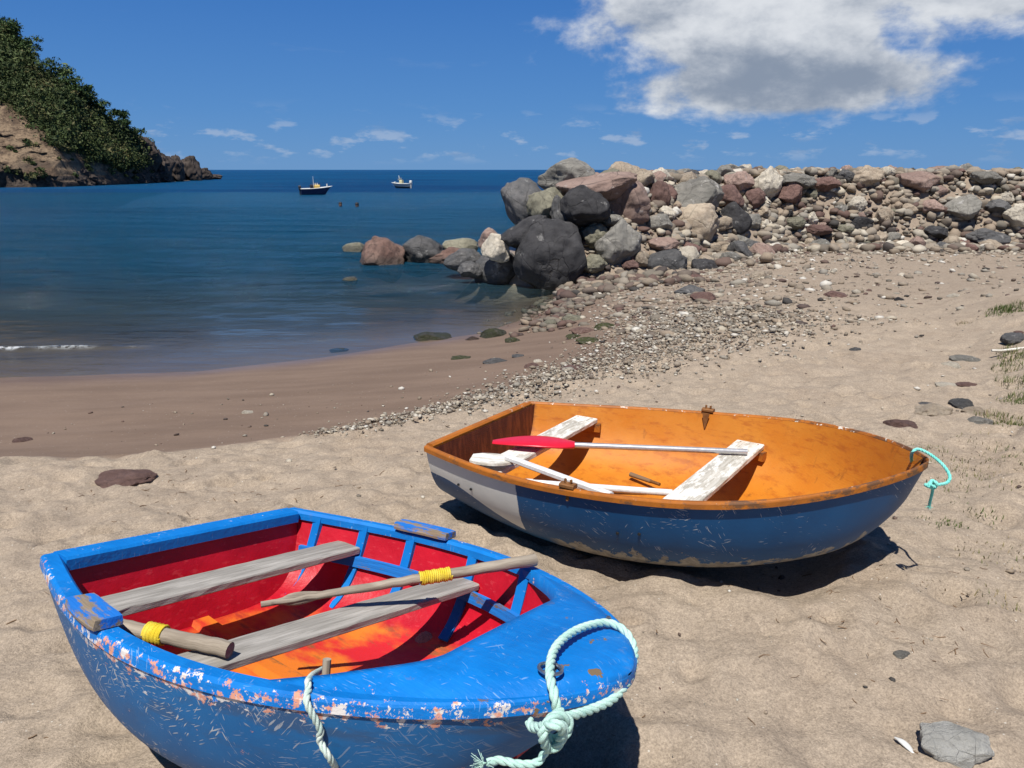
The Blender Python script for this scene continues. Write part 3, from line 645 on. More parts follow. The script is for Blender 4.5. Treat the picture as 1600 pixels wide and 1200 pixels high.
def across(P0, n=9):   # closes a U-shaped end section from side to side
    return np.array([[P0[j] + (P0[-1 - j] - P0[j]) * k / (n - 1) for k in range(n)] for j in range(len(P0) // 2)])
def hull_out(B):
    g = G(); P, dr = B.surf(TT, ANGS); g.grid(B.W(P), flip=True, lc=P, drop=dr)
    q = across(P[0]); g.grid(B.W(q), lc=q, drop=np.maximum(B.sh(0.) - q[..., 2], 0), smooth=False); return g
def hull_in(B, inset, lift, t1=.985):
    t = .018 + (t1 - .018) * TT; P, dr = B.surf(t, ANGS, inset, lift); g = G(); g.grid(B.W(P), lc=P, drop=dr, tr=np.zeros(P.shape[:2]))
    q = across(P[0], 13); q[..., 0] += .004; g.grid(B.W(q), flip=True, lc=q, drop=np.maximum(B.sh(0.) - q[..., 2], 0), tr=np.ones(q.shape[:2]), smooth=False); return g
def sec_rim(g, B, pts_out, pts_in, top, h, bev=.006):
    """rail of chamfered section between two rows of local points (n,3)"""
    o, i = np.asarray(pts_out), np.asarray(pts_in); d = o - i; wl = np.linalg.norm(d, axis=1)[:, None] + 1e-9; u = d / wl; z = np.array([0, 0, 1.])
    bv = np.minimum(bev, wl * .45); rows = [i + z * (top - h), o + z * (top - h), o + z * (top - bv), o - u * bv * .3 + z * (top - bv * .4), o - u * bv + z * top, i + u * bv + z * top, i + z * (top - bv)]
    P = np.stack(rows, 1); P2 = B.W(P); E = [0, 1, 1, .9, .6, 0, 0]
    for k in range(7): j = [k, (k + 1) % 7]; g.grid(P2[:, j], lc=P[:, j], edge=np.tile([E[q] for q in j], (len(P), 1)), smooth=True)
    for k in (0, -1): g.add(P2[k], [tuple(range(7))], False, lc=P[k])

# --- paints
def chips(t, o, sc_, lo, hi): return t.step(t.noise(o, sc_, 6, .68), lo, hi)
def scratches(t, v, seed=0, dens=.66):
    r = None; wob = t.new('ShaderNodeVectorMath', operation='ADD'); t.put(wob.inputs[0], v); w2 = t.new('ShaderNodeVectorMath', operation='SCALE'); t.put(w2.inputs[0], t.noise(v, 12, 2, .5, out=1)); w2.inputs['Scale'].default_value = .018; t.put(wob.inputs[1], w2.outputs[0]); v = wob.outputs[0]
    for k, (ang, s1) in enumerate(((.45, 1), (-.5, 1.2), (.95, .9), (-1.15, 1.1), (.1, 1.3))):
        m = t.map(v, (22 * s1, 9, 260 * s1), (0, ang, 0), (seed + k * 3.7, k * 1.3, seed)); n = t.step(t.noise(m, 1.0, 1, .4), dens, dens + .02)
        gate = t.step(t.noise(t.map(v, loc=(k * 5.1 + seed, 0, 0)), 7, 3, .6), .525 + (.05 if seed else 0), .575 + (.05 if seed else 0)); n = t.m('MULTIPLY', n, gate); r = n if r is None else t.m('MAXIMUM', r, n)
    return r
def blue_hull(t, P, p):
    v = t.attr('lc', 'Vector'); drop = t.attr('drop'); x, y, z = t.sep(v)
    flat = t.comb(x, t.m('MULTIPLY', y, .25), z); n = t.noise(v, 3, 5, .6)
    c = t.mix(t.step(n, .3, .7), (.007, .090, .245), (.012, .118, .30))
    stain = t.m('MULTIPLY', t.step(t.noise(t.map(flat, (3, 1, 8)), 1.6, 5, .6), .52, .66), t.m('SUBTRACT', 1.0, t.step(drop, .05, .26))); c = t.mix(t.m('MULTIPLY', stain, .5), c, (.045, .055, .085))
    s = scratches(t, flat, 0, .66); s = t.m('MULTIPLY', s, t.m('SUBTRACT', 1.0, t.m('MULTIPLY', t.step(x, .95, 1.35), .75))); c = t.mix(t.m('MULTIPLY', s, .9), c, (.44, .43, .41))
    ed = t.m('SUBTRACT', 1.0, t.step(drop, .015, .075)); chip = t.m('MULTIPLY', t.step(t.m('ADD', t.noise(t.map(v, (1, 1, 1.6)), 26, 7, .72), t.m('MULTIPLY', ed, .20)), .655, .68), t.step(x, .35, .6))
    pr = t.mix(t.step(t.noise(v, 30, 3, .6), .45, .55), (.56, .53, .50), (.55, .25, .17)); c = t.mix(chip, c, pr)
    ch2 = t.m('MULTIPLY', chips(t, t.map(v, (1, 1, 3)), 14, .70, .73), t.step(x, .8, 1.2)); c = t.mix(ch2, c, (.13, .105, .085))
    P('Base Color', c); P('Roughness', t.m('ADD', .42, t.m('MULTIPLY', n, .25))); P('Specular IOR Level', .3)
    h = t.m('SUBTRACT', t.m('MULTIPLY', t.noise(v, 9, 5, .6), .5), t.m('MULTIPLY', t.m('MAXIMUM', s, chip), .25)); P('Normal', t.bump(h, .35, .012))
def bright_blue(t, P, p):
    v = t.attr('lc', 'Vector'); x, y, z = t.sep(v); ed = t.attr('edge'); n = t.noise(v, 5, 6, .65)
    c = t.mix(t.step(n, .3, .7), (.0015, .135, .44), (.003, .175, .54)); c = t.mix(t.m('MULTIPLY', t.step(t.noise(t.map(v, (1, 3, 1)), 14, 5, .6), .5, .75), .35), c, (.012, .22, .58))
    c = t.mix(t.m('MULTIPLY', t.step(t.noise(t.map(v, (3, 1.2, 1)), 2.6, 6, .7), .48, .72), .5), c, (.004, .10, .33)); dirt = t.step(t.noise(v, 11, 7, .75), .58, .74); c = t.mix(t.m('MULTIPLY', dirt, .42), c, (.16, .20, .26)); c = t.mix(t.m('MULTIPLY', scratches(t, t.comb(x, z, y), 4, .68), .55), c, (.22, .36, .55))
    k = t.m('ADD', t.noise(v, 34, 7, .74), t.m('ADD', t.m('MULTIPLY', ed, .155), t.m('MULTIPLY', t.step(t.m('ABSOLUTE', y), .30, .62), .02))); chip = t.step(k, .695, .715)
    pr = t.mix(t.step(t.noise(v, 24, 3, .6), .47, .56), (.62, .58, .54), (.60, .27, .18)); c = t.mix(chip, c, pr)
    big = t.m('MULTIPLY', t.step(t.noise(v, 15, 5, .62), .64, .66), t.step(x, 1.25, 1.6)); c = t.mix(big, c, (.17, .115, .06))
    P('Base Color', c); P('Roughness', t.m('ADD', .40, t.m('ADD', t.m('MULTIPLY', dirt, .3), t.m('MULTIPLY', n, .25)))); P('Specular IOR Level', .25)
    P('Normal', t.bump(t.m('SUBTRACT', t.m('MULTIPLY', t.m('ADD', n, t.noise(t.map(v, (6, 60, 60)), 1.0, 4, .6)), .6), t.m('MULTIPLY', t.m('MAXIMUM', chip, big), .3)), .35, .01))
def red_inside(t, P, p):
    v = t.attr('lc', 'Vector'); x, y, z = t.sep(v); drop = t.attr('drop'); tr = t.attr('tr'); n = t.noise(v, 6, 5, .6)
    c = t.mix(t.step(n, .3, .7), (.36, .003, .013), (.47, .007, .020)); c = t.mix(t.m('MULTIPLY', t.step(t.noise(t.map(v, (1, 1, 3)), 20, 5, .6), .58, .66), .35), c, (.56, .06, .07))
    fl = t.step(t.m('ADD', drop, t.m('MULTIPLY', t.m('SUBTRACT', n, .5), .10)), .285, .325)
    oc = t.mix(t.step(t.m('ADD', t.noise(t.map(v, (1.6, 2.6, 1)), 1.9, 6, .6), t.m('MULTIPLY', t.step(x, .85, .3), .10)), .44, .62), (.50, .018, .022), (.60, .16, .018)); oc = t.mix(t.m('MULTIPLY', t.step(t.noise(t.map(v, (2, 5, 2), loc=(4, 2, 0)), 3.4, 5, .65), .54, .68), .8), oc, (.17, .085, .03))
    fore = t.step(x, .85, 1.15); oc = t.mix(fore, oc, t.mix(t.step(t.noise(v, 24, 6, .7), .6, .66), (.55, .022, .03), (.62, .20, .18)))
    c = t.mix(t.m('MULTIPLY', fl, t.m('SUBTRACT', 1.0, tr)), c, oc)
    dirt = t.m('MULTIPLY', t.m('MULTIPLY', t.step(t.noise(v, 26, 5, .7), .5, .6), tr), t.step(drop, .30, .34)); c = t.mix(dirt, c, (.06, .03, .02))
    P('Base Color', c); P('Roughness', .42); P('Specular IOR Level', .35); P('Normal', t.bump(t.noise(v, 30, 5, .65), .3, .008))
def wood(c1, c2, paint=None, pf=.5):
    def b(t, P, p):
        v = t.attr('lc', 'Vector'); gr = t.noise(t.map(v, (5, 75, 75)), 1.0, 5, .65, dist=.6); bd = t.noise(t.map(v, (1.5, 14, 14)), 1.0, 4, .6)
        c = t.mix(t.step(gr, .28, .72), c1, c2); c = t.mix(t.m('MULTIPLY', t.step(bd, .5, .7), .45), c, tuple(k * .62 for k in c1))
        c = t.mix(t.m('MULTIPLY', t.step(t.noise(t.map(v, (3, 120, 120)), 1.0, 3, .6), .66, .72), .75), c, tuple(k * .22 for k in c1))
        if paint: c = t.mix(t.step(t.noise(t.map(v, (6, 22, 22)), 1.3, 6, .7), pf - .05, pf + .05), c, paint)
        P('Base Color', c); P('Roughness', .85); P('Specular IOR Level', .25); P('Normal', t.bump(gr, .55, .006))
    return b
def flat_paint(c, rough=.45, metal=0., var=.25):
    def b(t, P, p):
        n = t.noise(t.obj(), 25, 5, .65); P('Base Color', t.mix(t.step(n, .3, .75), c, tuple(k * (1 - var) for k in c))); P('Roughness', rough); P('Metallic', metal); P('Normal', t.bump(n, .2, .004))
    return b
def orange_inside(t, P, p):
    v = t.attr('lc', 'Vector'); x, y, z = t.sep(v); tr = t.attr('tr'); drop = t.attr('drop'); n = t.noise(v, 4, 6, .65)
    c = t.mix(t.step(n, .3, .7), (.47, .150, .010), (.55, .20, .018)); c = t.mix(t.m('MULTIPLY', t.step(t.noise(t.map(v, (1.5, 1.5, 5)), 6, 6, .7), .48, .68), .7), c, (.34, .085, .008)); c = t.mix(t.m('MULTIPLY', t.step(t.noise(t.map(v, (9, 9, 1.2), loc=(3, 0, 0)), 2.0, 5, .65), .60, .72), .5), c, (.17, .055, .012))
    mar = t.step(t.m('ADD', t.m('ADD', tr, t.m('MULTIPLY', t.step(x, .16, .02), .75)), t.m('MULTIPLY', t.m('SUBTRACT', t.noise(t.map(v, (4, 4, 9)), 1.5, 6, .7), .5), .9)), .55, .85)
    mc = t.mix(t.step(t.noise(t.map(v, (4, 22, 5)), 1.5, 5, .65), .42, .66), (.070, .018, .016), (.17, .05, .026)); mc = t.mix(t.m('MULTIPLY', t.step(drop, .18, .34), .5), mc, (.32, .085, .018))
    c = t.mix(mar, c, mc); c = t.mix(t.m('MULTIPLY', chips(t, v, 30, .72, .74), .8), c, (.7, .6, .45))
    wv = t.new('ShaderNodeTexWave', wave_type='BANDS', bands_direction='X'); t.put(wv.inputs['Vector'], t.map(v, (1, 1, 1), (0, .6, 0))); wv.inputs['Scale'].default_value = 60; wv.inputs['Distortion'].default_value = 2
    w2 = t.new('ShaderNodeTexWave', wave_type='BANDS', bands_direction='Z'); t.put(w2.inputs['Vector'], t.map(v, (1, 1, 1), (0, .6, 0))); w2.inputs['Scale'].default_value = 60; w2.inputs['Distortion'].default_value = 2
    weave = t.m('MULTIPLY', t.m('ADD', wv.outputs[1], w2.outputs[1]), t.step(n, .3, .6)); dk = t.m('SUBTRACT', 1.0, t.m('MULTIPLY', weave, .05)); c = t.mix(1.0, c, t.comb(dk, dk, dk), 'MULTIPLY')
    P('Base Color', c); P('Roughness', .5); P('Specular IOR Level', .35); P('Normal', t.bump(t.m('ADD', t.m('MULTIPLY', weave, .25), n), .35, .006))
def navy_hull(t, P, p):
    v = t.attr('lc', 'Vector'); x, y, z = t.sep(v); drop = t.attr('drop'); n = t.noise(v, 3, 5, .6); flat = t.comb(x, t.m('MULTIPLY', y, .3), z)
    c = t.mix(t.step(n, .3, .7), (.003, .052, .145), (.005, .072, .19))
    wl = t.m('ADD', .13, t.m('MULTIPLY', t.step(x, .1, .75), .16))
    wh = t.m('MULTIPLY', t.step(t.m('ADD', x, t.m('MULTIPLY', t.m('SUBTRACT', t.noise(v, 18, 4, .7), .5), .02)), .604, .599), t.m('LESS_THAN', drop, wl)); c = t.mix(wh, c, t.mix(t.step(n, .35, .7), (.62, .60, .54), (.70, .67, .60)))
    s = t.m('MULTIPLY', scratches(t, flat, 9, .70), t.m('SUBTRACT', 1.0, t.m('MULTIPLY', wh, .8))); c = t.mix(t.m('MULTIPLY', s, .7), c, (.42, .43, .42))
    bot = t.m('ADD', t.m('MULTIPLY', t.step(drop, .17, .33), .36), t.noise(t.map(v, (1, 1, .6)), 13, 7, .72)); bare = t.m('MULTIPLY', t.step(bot, .755, .775), t.step(x, .7, .8)); c = t.mix(bare, c, t.mix(t.step(t.noise(v, 25, 4, .6), .4, .6), (.34, .31, .25), (.20, .18, .15)))
    sp = t.m('MULTIPLY', chips(t, v, 34, .725, .74), t.m('SUBTRACT', 1.0, wh)); c = t.mix(sp, c, (.5, .5, .47))
    P('Base Color', c); P('Roughness', t.m('ADD', .38, t.m('MULTIPLY', n, .2))); P('Specular IOR Level', .3)
    P('Normal', t.bump(t.m('SUBTRACT', t.m('MULTIPLY', t.noise(v, 8, 5, .6), .5), t.m('MULTIPLY', t.m('MAXIMUM', bare, s), .3)), .3, .012))
def orange_rail(t, P, p):
    v = t.attr('lc', 'Vector'); x, y, z = t.sep(v); ed = t.attr('edge'); n = t.noise(v, 7, 6, .68)
    c = t.mix(t.step(n, .35, .65), (.40, .125, .011), (.28, .09, .013)); bow = t.step(x, 1.15, 1.8)
    rust = t.step(t.m('ADD', t.noise(t.map(v, (1, 1, 2)), 10, 6, .7), t.m('MULTIPLY', bow, .12)), .56, .66); c = t.mix(t.m('MULTIPLY', rust, .85), c, (.10, .055, .03))
    chip = t.step(t.m('ADD', t.noise(t.map(v, loc=(2, 0, 0)), 20, 7, .74), t.m('ADD', t.m('MULTIPLY', bow, .04), t.m('MULTIPLY', t.step(y, .2, .5), .05))), .655, .68); c = t.mix(chip, c, (.66, .62, .52))
    P('Base Color', c); P('Roughness', .55); P('Specular IOR Level', .3); P('Normal', t.bump(n, .4, .01))
def rope_mat(c1, c2):
    def b(t, P, p):
        v = t.attr('lc', 'Vector'); n = t.noise(t.obj(), 350, 4, .7); n2 = t.noise(t.obj(), 24, 4, .6)
        c = t.mix(t.step(n2, .35, .65), c1, c2); k = t.m('ADD', .65, t.m('MULTIPLY', n, .7)); P('Base Color', t.mix(1.0, c, t.comb(k, k, k), 'MULTIPLY')); P('Roughness', .9); P('Specular IOR Level', .15)
        P('Normal', t.bump(n, .7, .003))
    return b
MB = {k: material(k, f) for k, f in dict(blue_hull_paint=blue_hull, bright_blue_paint=bright_blue, red_inside_paint=red_inside, grey_wood=wood((.21, .195, .17), (.40, .375, .335)),
    white_wood=wood((.34, .31, .25), (.58, .55, .48), (.66, .64, .58), .5), pole_wood=wood((.20, .165, .125), (.36, .31, .245)), brown_wood=wood((.13, .08, .045), (.24, .155, .09)),
    pad_wood=wood((.17, .13, .085), (.30, .235, .16), (.010, .15, .52), .52), stringer_paint=wood((.10, .085, .07), (.16, .13, .1), (.010, .16, .52), .40), orange_inside_paint=orange_inside, navy_hull_paint=navy_hull, orange_rail_paint=orange_rail,
    yellow_cord=rope_mat((.62, .46, .03), (.70, .55, .07)), mint_rope=rope_mat((.40, .62, .53), (.50, .70, .60)), pale_rope=rope_mat((.46, .58, .50), (.60, .66, .58)), turquoise_rope=rope_mat((.16, .62, .53), (.25, .68, .58)),
    steel=flat_paint((.42, .42, .42), .3, .9), alloy=flat_paint((.55, .55, .55), .35, .55), white_plastic=flat_paint((.72, .71, .68), .4), red_plastic=flat_paint((.60, .012, .03), .3, 0, .1), rust_metal=flat_paint((.24, .10, .025), .7, .2, .5),
    pale_pink=flat_paint((.55, .36, .28), .6), black_hole=flat_paint((.01, .01, .01), .8)).items()}

def rope_geo(path, r, pitch=None, strands=3, seg=7):
    """laid rope: strands twisted round a path (world points)"""
    P = np.asarray(path, float); L = np.r_[0, np.cumsum(np.linalg.norm(np.diff(P, axis=0), axis=1))]; n = max(8, int(L[-1] / (r * .55)))
    u = np.linspace(0, L[-1], n); P = np.stack([np.interp(u, L, P[:, k]) for k in range(3)], 1); pitch = pitch or r * 7
    tan = np.gradient(P, axis=0); tan /= np.linalg.norm(tan, axis=1)[:, None] + 1e-12; up = np.array([.3, .2, 1.]); N = []; nn = np.cross(tan[0], up); nn /= np.linalg.norm(nn)
    for k in range(n):
        nn = nn - tan[k] * (nn @ tan[k]); nn /= np.linalg.norm(nn); N.append(nn)
    N = np.array(N); Bn = np.cross(tan, N); g = G()
    for s in range(strands):
        a = u / pitch * 2 * pi + s * 2 * pi / strands; C = P + (N * np.cos(a)[:, None] + Bn * np.sin(a)[:, None]) * r * .5; g.tube(C, r * .56, seg)
    return g
def fray(g, p, d, n, ln, r, seed=0):
    rr = np.random.default_rng(seed); d = np.asarray(d, float); d /= np.linalg.norm(d)
    for k in range(n):
        q = d + rr.normal(0, .45, 3); q /= np.linalg.norm(q); l = ln * rr.uniform(.5, 1.1); e = p + d * l * .35 + rr.normal(0, .15, 3) * l * .3; g.tube([p, e, p + q * l], r, 4)

def blue_boat():
    B = Boat(QA); parts = []; tt = TT
    parts.append(('hull', hull_out(B), MB['blue_hull_paint'])); parts.append(('inner_hull', hull_in(B, .026, .035), MB['red_inside_paint']))
    # gunwales: rounded rail each side, cap on the transom
    for sg in (1, -1):
        g = G(); b = B.bb(tt); o = np.c_[B.L * tt, sg * (b + .002), B.sh(tt)]; wdt = np.minimum(np.where(sg < 0, .058, .048), b + .001); i = np.c_[B.L * tt, sg * (b + .002 - wdt), B.sh(tt)]
        sec_rim(g, B, o, i, .014, .034, .010); parts.append(('gunwale', g, MB['bright_blue_paint']))
    y = np.linspace(-1, 1, 21) * (B.b[0] - .04); g = G(); zt = B.sh(0.) + 0 * y; sec_rim(g, B, np.c_[-.012 + 0 * y, y, zt], np.c_[.068 + 0 * y, y, zt], .0160, .042, .008); parts.append(('transom_cap', g, MB['bright_blue_paint']))
    # foredeck with concave after edge and turned-down lip
    m = 41; n = 24; D = np.zeros((n, m, 3)); ed = np.zeros((n, m)); vv = np.linspace(-1, 1, m)
    for j, v in enumerate(vv):
        xe = 1.345 - .34 * max(0, (abs(v) - .5) / .5) ** 2.2
        for i in range(n):
            u = i / (n - 1); x = xe + (B.L * .9995 - xe) * (1 - (1 - u) ** 1.7); t = x / B.L; b = float(B.bb(t)); yy = v * max(b - .004, .002)
            crown = .034 * (1 - v ** 4) * min(1, b / .2) * sstep(1.0 - abs(v), 0, .25)
            D[i, j] = (x, yy, float(B.sh(t)) + .0165 + crown - .012 * float(sstep(abs(v), .90, 1.0))); ed[i, j] = abs(v) ** 6 * .8
    lip = D[:1].copy(); lip[..., 2] -= .045; g = G(); g.grid(B.W(np.concatenate([lip, D])), flip=False, lc=np.concatenate([lip, D]), edge=np.concatenate([ed[:1], ed])); parts.append(('foredeck', g, MB['bright_blue_paint']))
    # thwarts
    for (x0, x1, xa, xb) in ((.19, .322, .222, .346), (.64, .76, .76, .87)):
        g = G(); z = -.112; a = np.array([(x0 + x1) / 2, -B.inner_y((x0 + x1) / 2, z) + .012, z]); b = np.array([(xa + xb) / 2, B.inner_y((xa + xb) / 2, z) - .012, z])
        w_, up = .118, B.R @ np.array([0, 0, 1.]); g.bar(B.W(a), B.W(b), w_, .026, up, .004, 24, .012); parts.append(('thwart', g, MB['grey_wood']))
    # risers the thwarts rest on, frames, keelson
    for sg in (1, -1):
        g = G(); xs = np.linspace(.10, 1.16, 20); P = np.array([(x, sg * (B.inner_y(x, -.150) - .030), -.147 + .02 * (x - .6)) for x in xs]); S = np.array([(-.009, -.02), (.009, -.02), (.009, .02), (-.009, .02)])
        g.sweep(B.W(P), lambda i, u: S, B.R @ np.array([0, 0, 1.])); parts.append(('riser', g, MB['stringer_paint']))
        for x in (.13, .326, .53, .816, 1.07):
            g = G(); zs = np.linspace(.0, -.30, 12); P = np.array([(x, sg * (B.inner_y(x, float(B.sh(x / B.L)) + z) - .006), float(B.sh(x / B.L)) + z) for z in zs]); S = np.array([(-.011, -.019), (.011, -.019), (.011, .019), (-.011, .019)])
            g.sweep(B.W(P), lambda i, u: S, B.R @ np.array([1., 0, 0])); parts.append(('frame', g, MB['bright_blue_paint']))
    g = G(); xs = np.linspace(.06, 1.45, 16); P = np.array([(x, 0, float(B.sh(x / B.L) - B.dep(x / B.L)) + .047) for x in xs]); S = np.array([(-.05, -.02), (.05, -.02), (.03, .016), (-.03, .016)])
    g.sweep(B.W(P), lambda i, u: S, B.R @ np.array([0, 0, 1.]), smooth=False); g.a['drop'] = [(0, np.full(g.n, .4))]; parts.append(('keelson', g, MB['red_inside_paint']))
    # oarlock pads on the rails
    for sg, xa, xb in ((-1, .43, .615), (1, .455, .69)):
        g = G(); P = []
        for x in np.linspace(xa, xb, 8): P.append((x, sg * (float(B.bb(x / B.L)) - .022), float(B.sh(x / B.L)) + .030))
        S = np.array([(-.036, -.014), (.036, -.014), (.038, -.006), (.034, .013), (-.034, .013), (-.038, -.006)]); g.sweep(B.W(P), lambda i, u: S * (1 if 0 < u < 1 else .93), B.R @ np.array([0, 0, 1.])); parts.append(('oarlock_pad', g, MB['pad_wood']))
    # metal ring plate and eye on the foredeck, drain plug on the transom, peg by the near rail
    c = B.pt(860, 1045, .104); g = G(); g.tube(B.W([c + .026 * np.array([cos(a), sin(a), .0]) for a in np.linspace(0, 2 * pi, 25)]), .0045, 8); g.tube(B.W([c + np.array([0, 0, -.03]), c + np.array([0, 0, -.003])]), .013, 12); parts.append(('ring', g, MB['steel']))
    c = B.pt(946, 978, .082); g = G(); g.tube(B.W([c + np.array([.004, .018 * cos(a), .026 * sin(a)]) for a in np.linspace(-.3, pi + .3, 15)]), .004, 8); parts.append(('eye', g, MB['steel']))
    x = .075; c = np.array([x, -.10, -.295]); g = G(); g.tube(B.W([c + .013 * np.array([0, cos(a), sin(a)]) for a in np.linspace(0, 2 * pi, 17)]), .005, 8); parts.append(('drain_ring', g, MB['white_plastic']))
    c = B.pt(511, 1030, .03); g = G(); g.tube(B.W([c + np.array([.02, -.005, -.30]), c]), .010, 10); parts.append(('peg', g, MB['pole_wood']))
    thing('dinghy', parts, 'bright blue wooden dinghy with red inside and grey plank seats, on the sand', 'rowing boat')
    # oars lying in it
    def oar(a, b, r0, r1, wa, wb, label, blade):
        a, b = np.array(a), np.array(b); g = G(); n = 26; rr = np.random.default_rng(4)
        g.tube(B.W([a + (b - a) * k / n + rr.normal(0, .0012, 3) for k in range(n + 1)]), lambda u: r0 + (r1 - r0) * u ** .7, 12); ps = [('shaft', g, MB['pole_wood'])]
        g = G(); d = (b - a) / np.linalg.norm(b - a); L = np.linalg.norm(b - a); n1 = np.cross(d, [0, 0, 1.]); n1 /= np.linalg.norm(n1); n2 = np.cross(n1, d); r = r0 + (r1 - r0) * ((wa + wb) / 2) ** .7 + .003; P = []; turns = 15
        for k in range(turns * 12 + 1):
            an = k / 12 * 2 * pi; P.append(a + d * L * (wa + (wb - wa) * k / (turns * 12)) + (n1 * cos(an) + n2 * sin(an)) * (r + .0012 * sin(k * .37)))
        g.tube(B.W(P), .0036, 6); ps.append(('cord_wrapping', g, MB['yellow_cord']))
        if blade:
            g = G(); e = a - d * .03; S = np.array([(cos(q) * .006, sin(q)) for q in np.linspace(0, 2 * pi, 12, endpoint=False)])
            g.sweep(B.W([e + (a + d * .16 - e) * k / 12 for k in range(13)]), lambda i, u: S * np.array([1, .010 + .03 * sin(min(1, (1 - u) * 1.3 + .12) * pi) ** .7 * (1 - u)]), B.R @ np.array([0, 0, 1.]), smooth=True); ps.append(('blade', g, MB['pole_wood']))
        thing('oar', ps, label, 'oar')
    oar((.60, -.12, -.070), (1.105, .562, .062), .0075, .0205, .53, .65, 'weathered oar with yellow cord resting across the far rail of the blue dinghy', True)
    oar((.39, -.535, -.076), (.770, -.388, -.071), .020, .0215, .40, .52, 'short weathered oar end with yellow cord by the near rail of the blue dinghy', False)
    # mooring rope through ring and eye, knotted over the near bow
    q = lambda px, py, z: B.pt(px, py, z)
    loop = [q(872, 1118, .055), q(866, 1085, .098), q(859, 1050, .116), q(868, 1012, .122), q(900, 985, .122), q(945, 973, .112), q(975, 985, .100), q(991, 1015, .070), q(985, 1055, .050), q(960, 1090, .035), q(925, 1108, .035), q(893, 1118, .045), q(876, 1122, .055)]
    ps = [('loop', rope_geo(B.W(smooth_path(loop, 8)), .0105), MB['mint_rope'])]
    kn = [(876,1112,.075),(860,1124,.078),(850,1142,.062),(862,1156,.045),(884,1146,.058),(888,1126,.088),(872,1118,.105),(856,1130,.10),(848,1150,.075),(858,1170,.03),(874,1160,.05),(880,1138,.095),(866,1132,.11),(848,1136,.085),(832,1136,.055),(828,1128,.05)]
    ps.append(('knot', rope_geo(B.W(smooth_path([q(*k) for k in kn], 7)), .0105), MB['mint_rope']))
    tl = [(860,1160,.03),(850,1178,.0),(838,1192,-.02),(810,1194,-.02),(780,1188,-.015),(762,1192,-.015)]; g = rope_geo(B.W(smooth_path([q(*k) for k in tl], 8)), .0085)
    e = B.W(q(762, 1192, -.015)); fray(g, e, B.W(q(740, 1194, -.015)) - e, 46, .035, .0007, 2); ps.append(('tail', g, MB['mint_rope']))
    thing('mooring_rope', ps, 'mint green rope looped and knotted over the bow of the blue dinghy', 'rope')
    PS, _ = B.surf(TT, ANGS[:26]); WS = B.W(PS).reshape(-1, 3); dd = WS - np.array([0, 0, CAMH]); ff = dd[:, 1] * CP - dd[:, 2] * SP; uu = np.c_[800 + FPX * dd[:, 0] / ff, 600 - FPX * (dd[:, 1] * SP + dd[:, 2] * CP) / ff]
    def side(px, py): return PS.reshape(-1, 3)[np.argmin(np.hypot(uu[:, 0] - px, uu[:, 1] - py))] + np.array([.004, -.013, .004])
    hang = [q(504, 1046, -.08), q(490, 1054, .01), q(484, 1060, .036), q(481, 1066, .048), q(482, 1077, .038), side(489, 1102), side(500, 1130), side(514, 1160), side(530, 1190), side(548, 1225), side(560, 1250)]
    g = rope_geo(B.W(smooth_path(hang, 8)), .0075); single('hanging_rope', g, MB['pale_rope'], 'pale twisted rope hanging over the near side of the blue dinghy', 'rope')
    return B
BA = blue_boat()

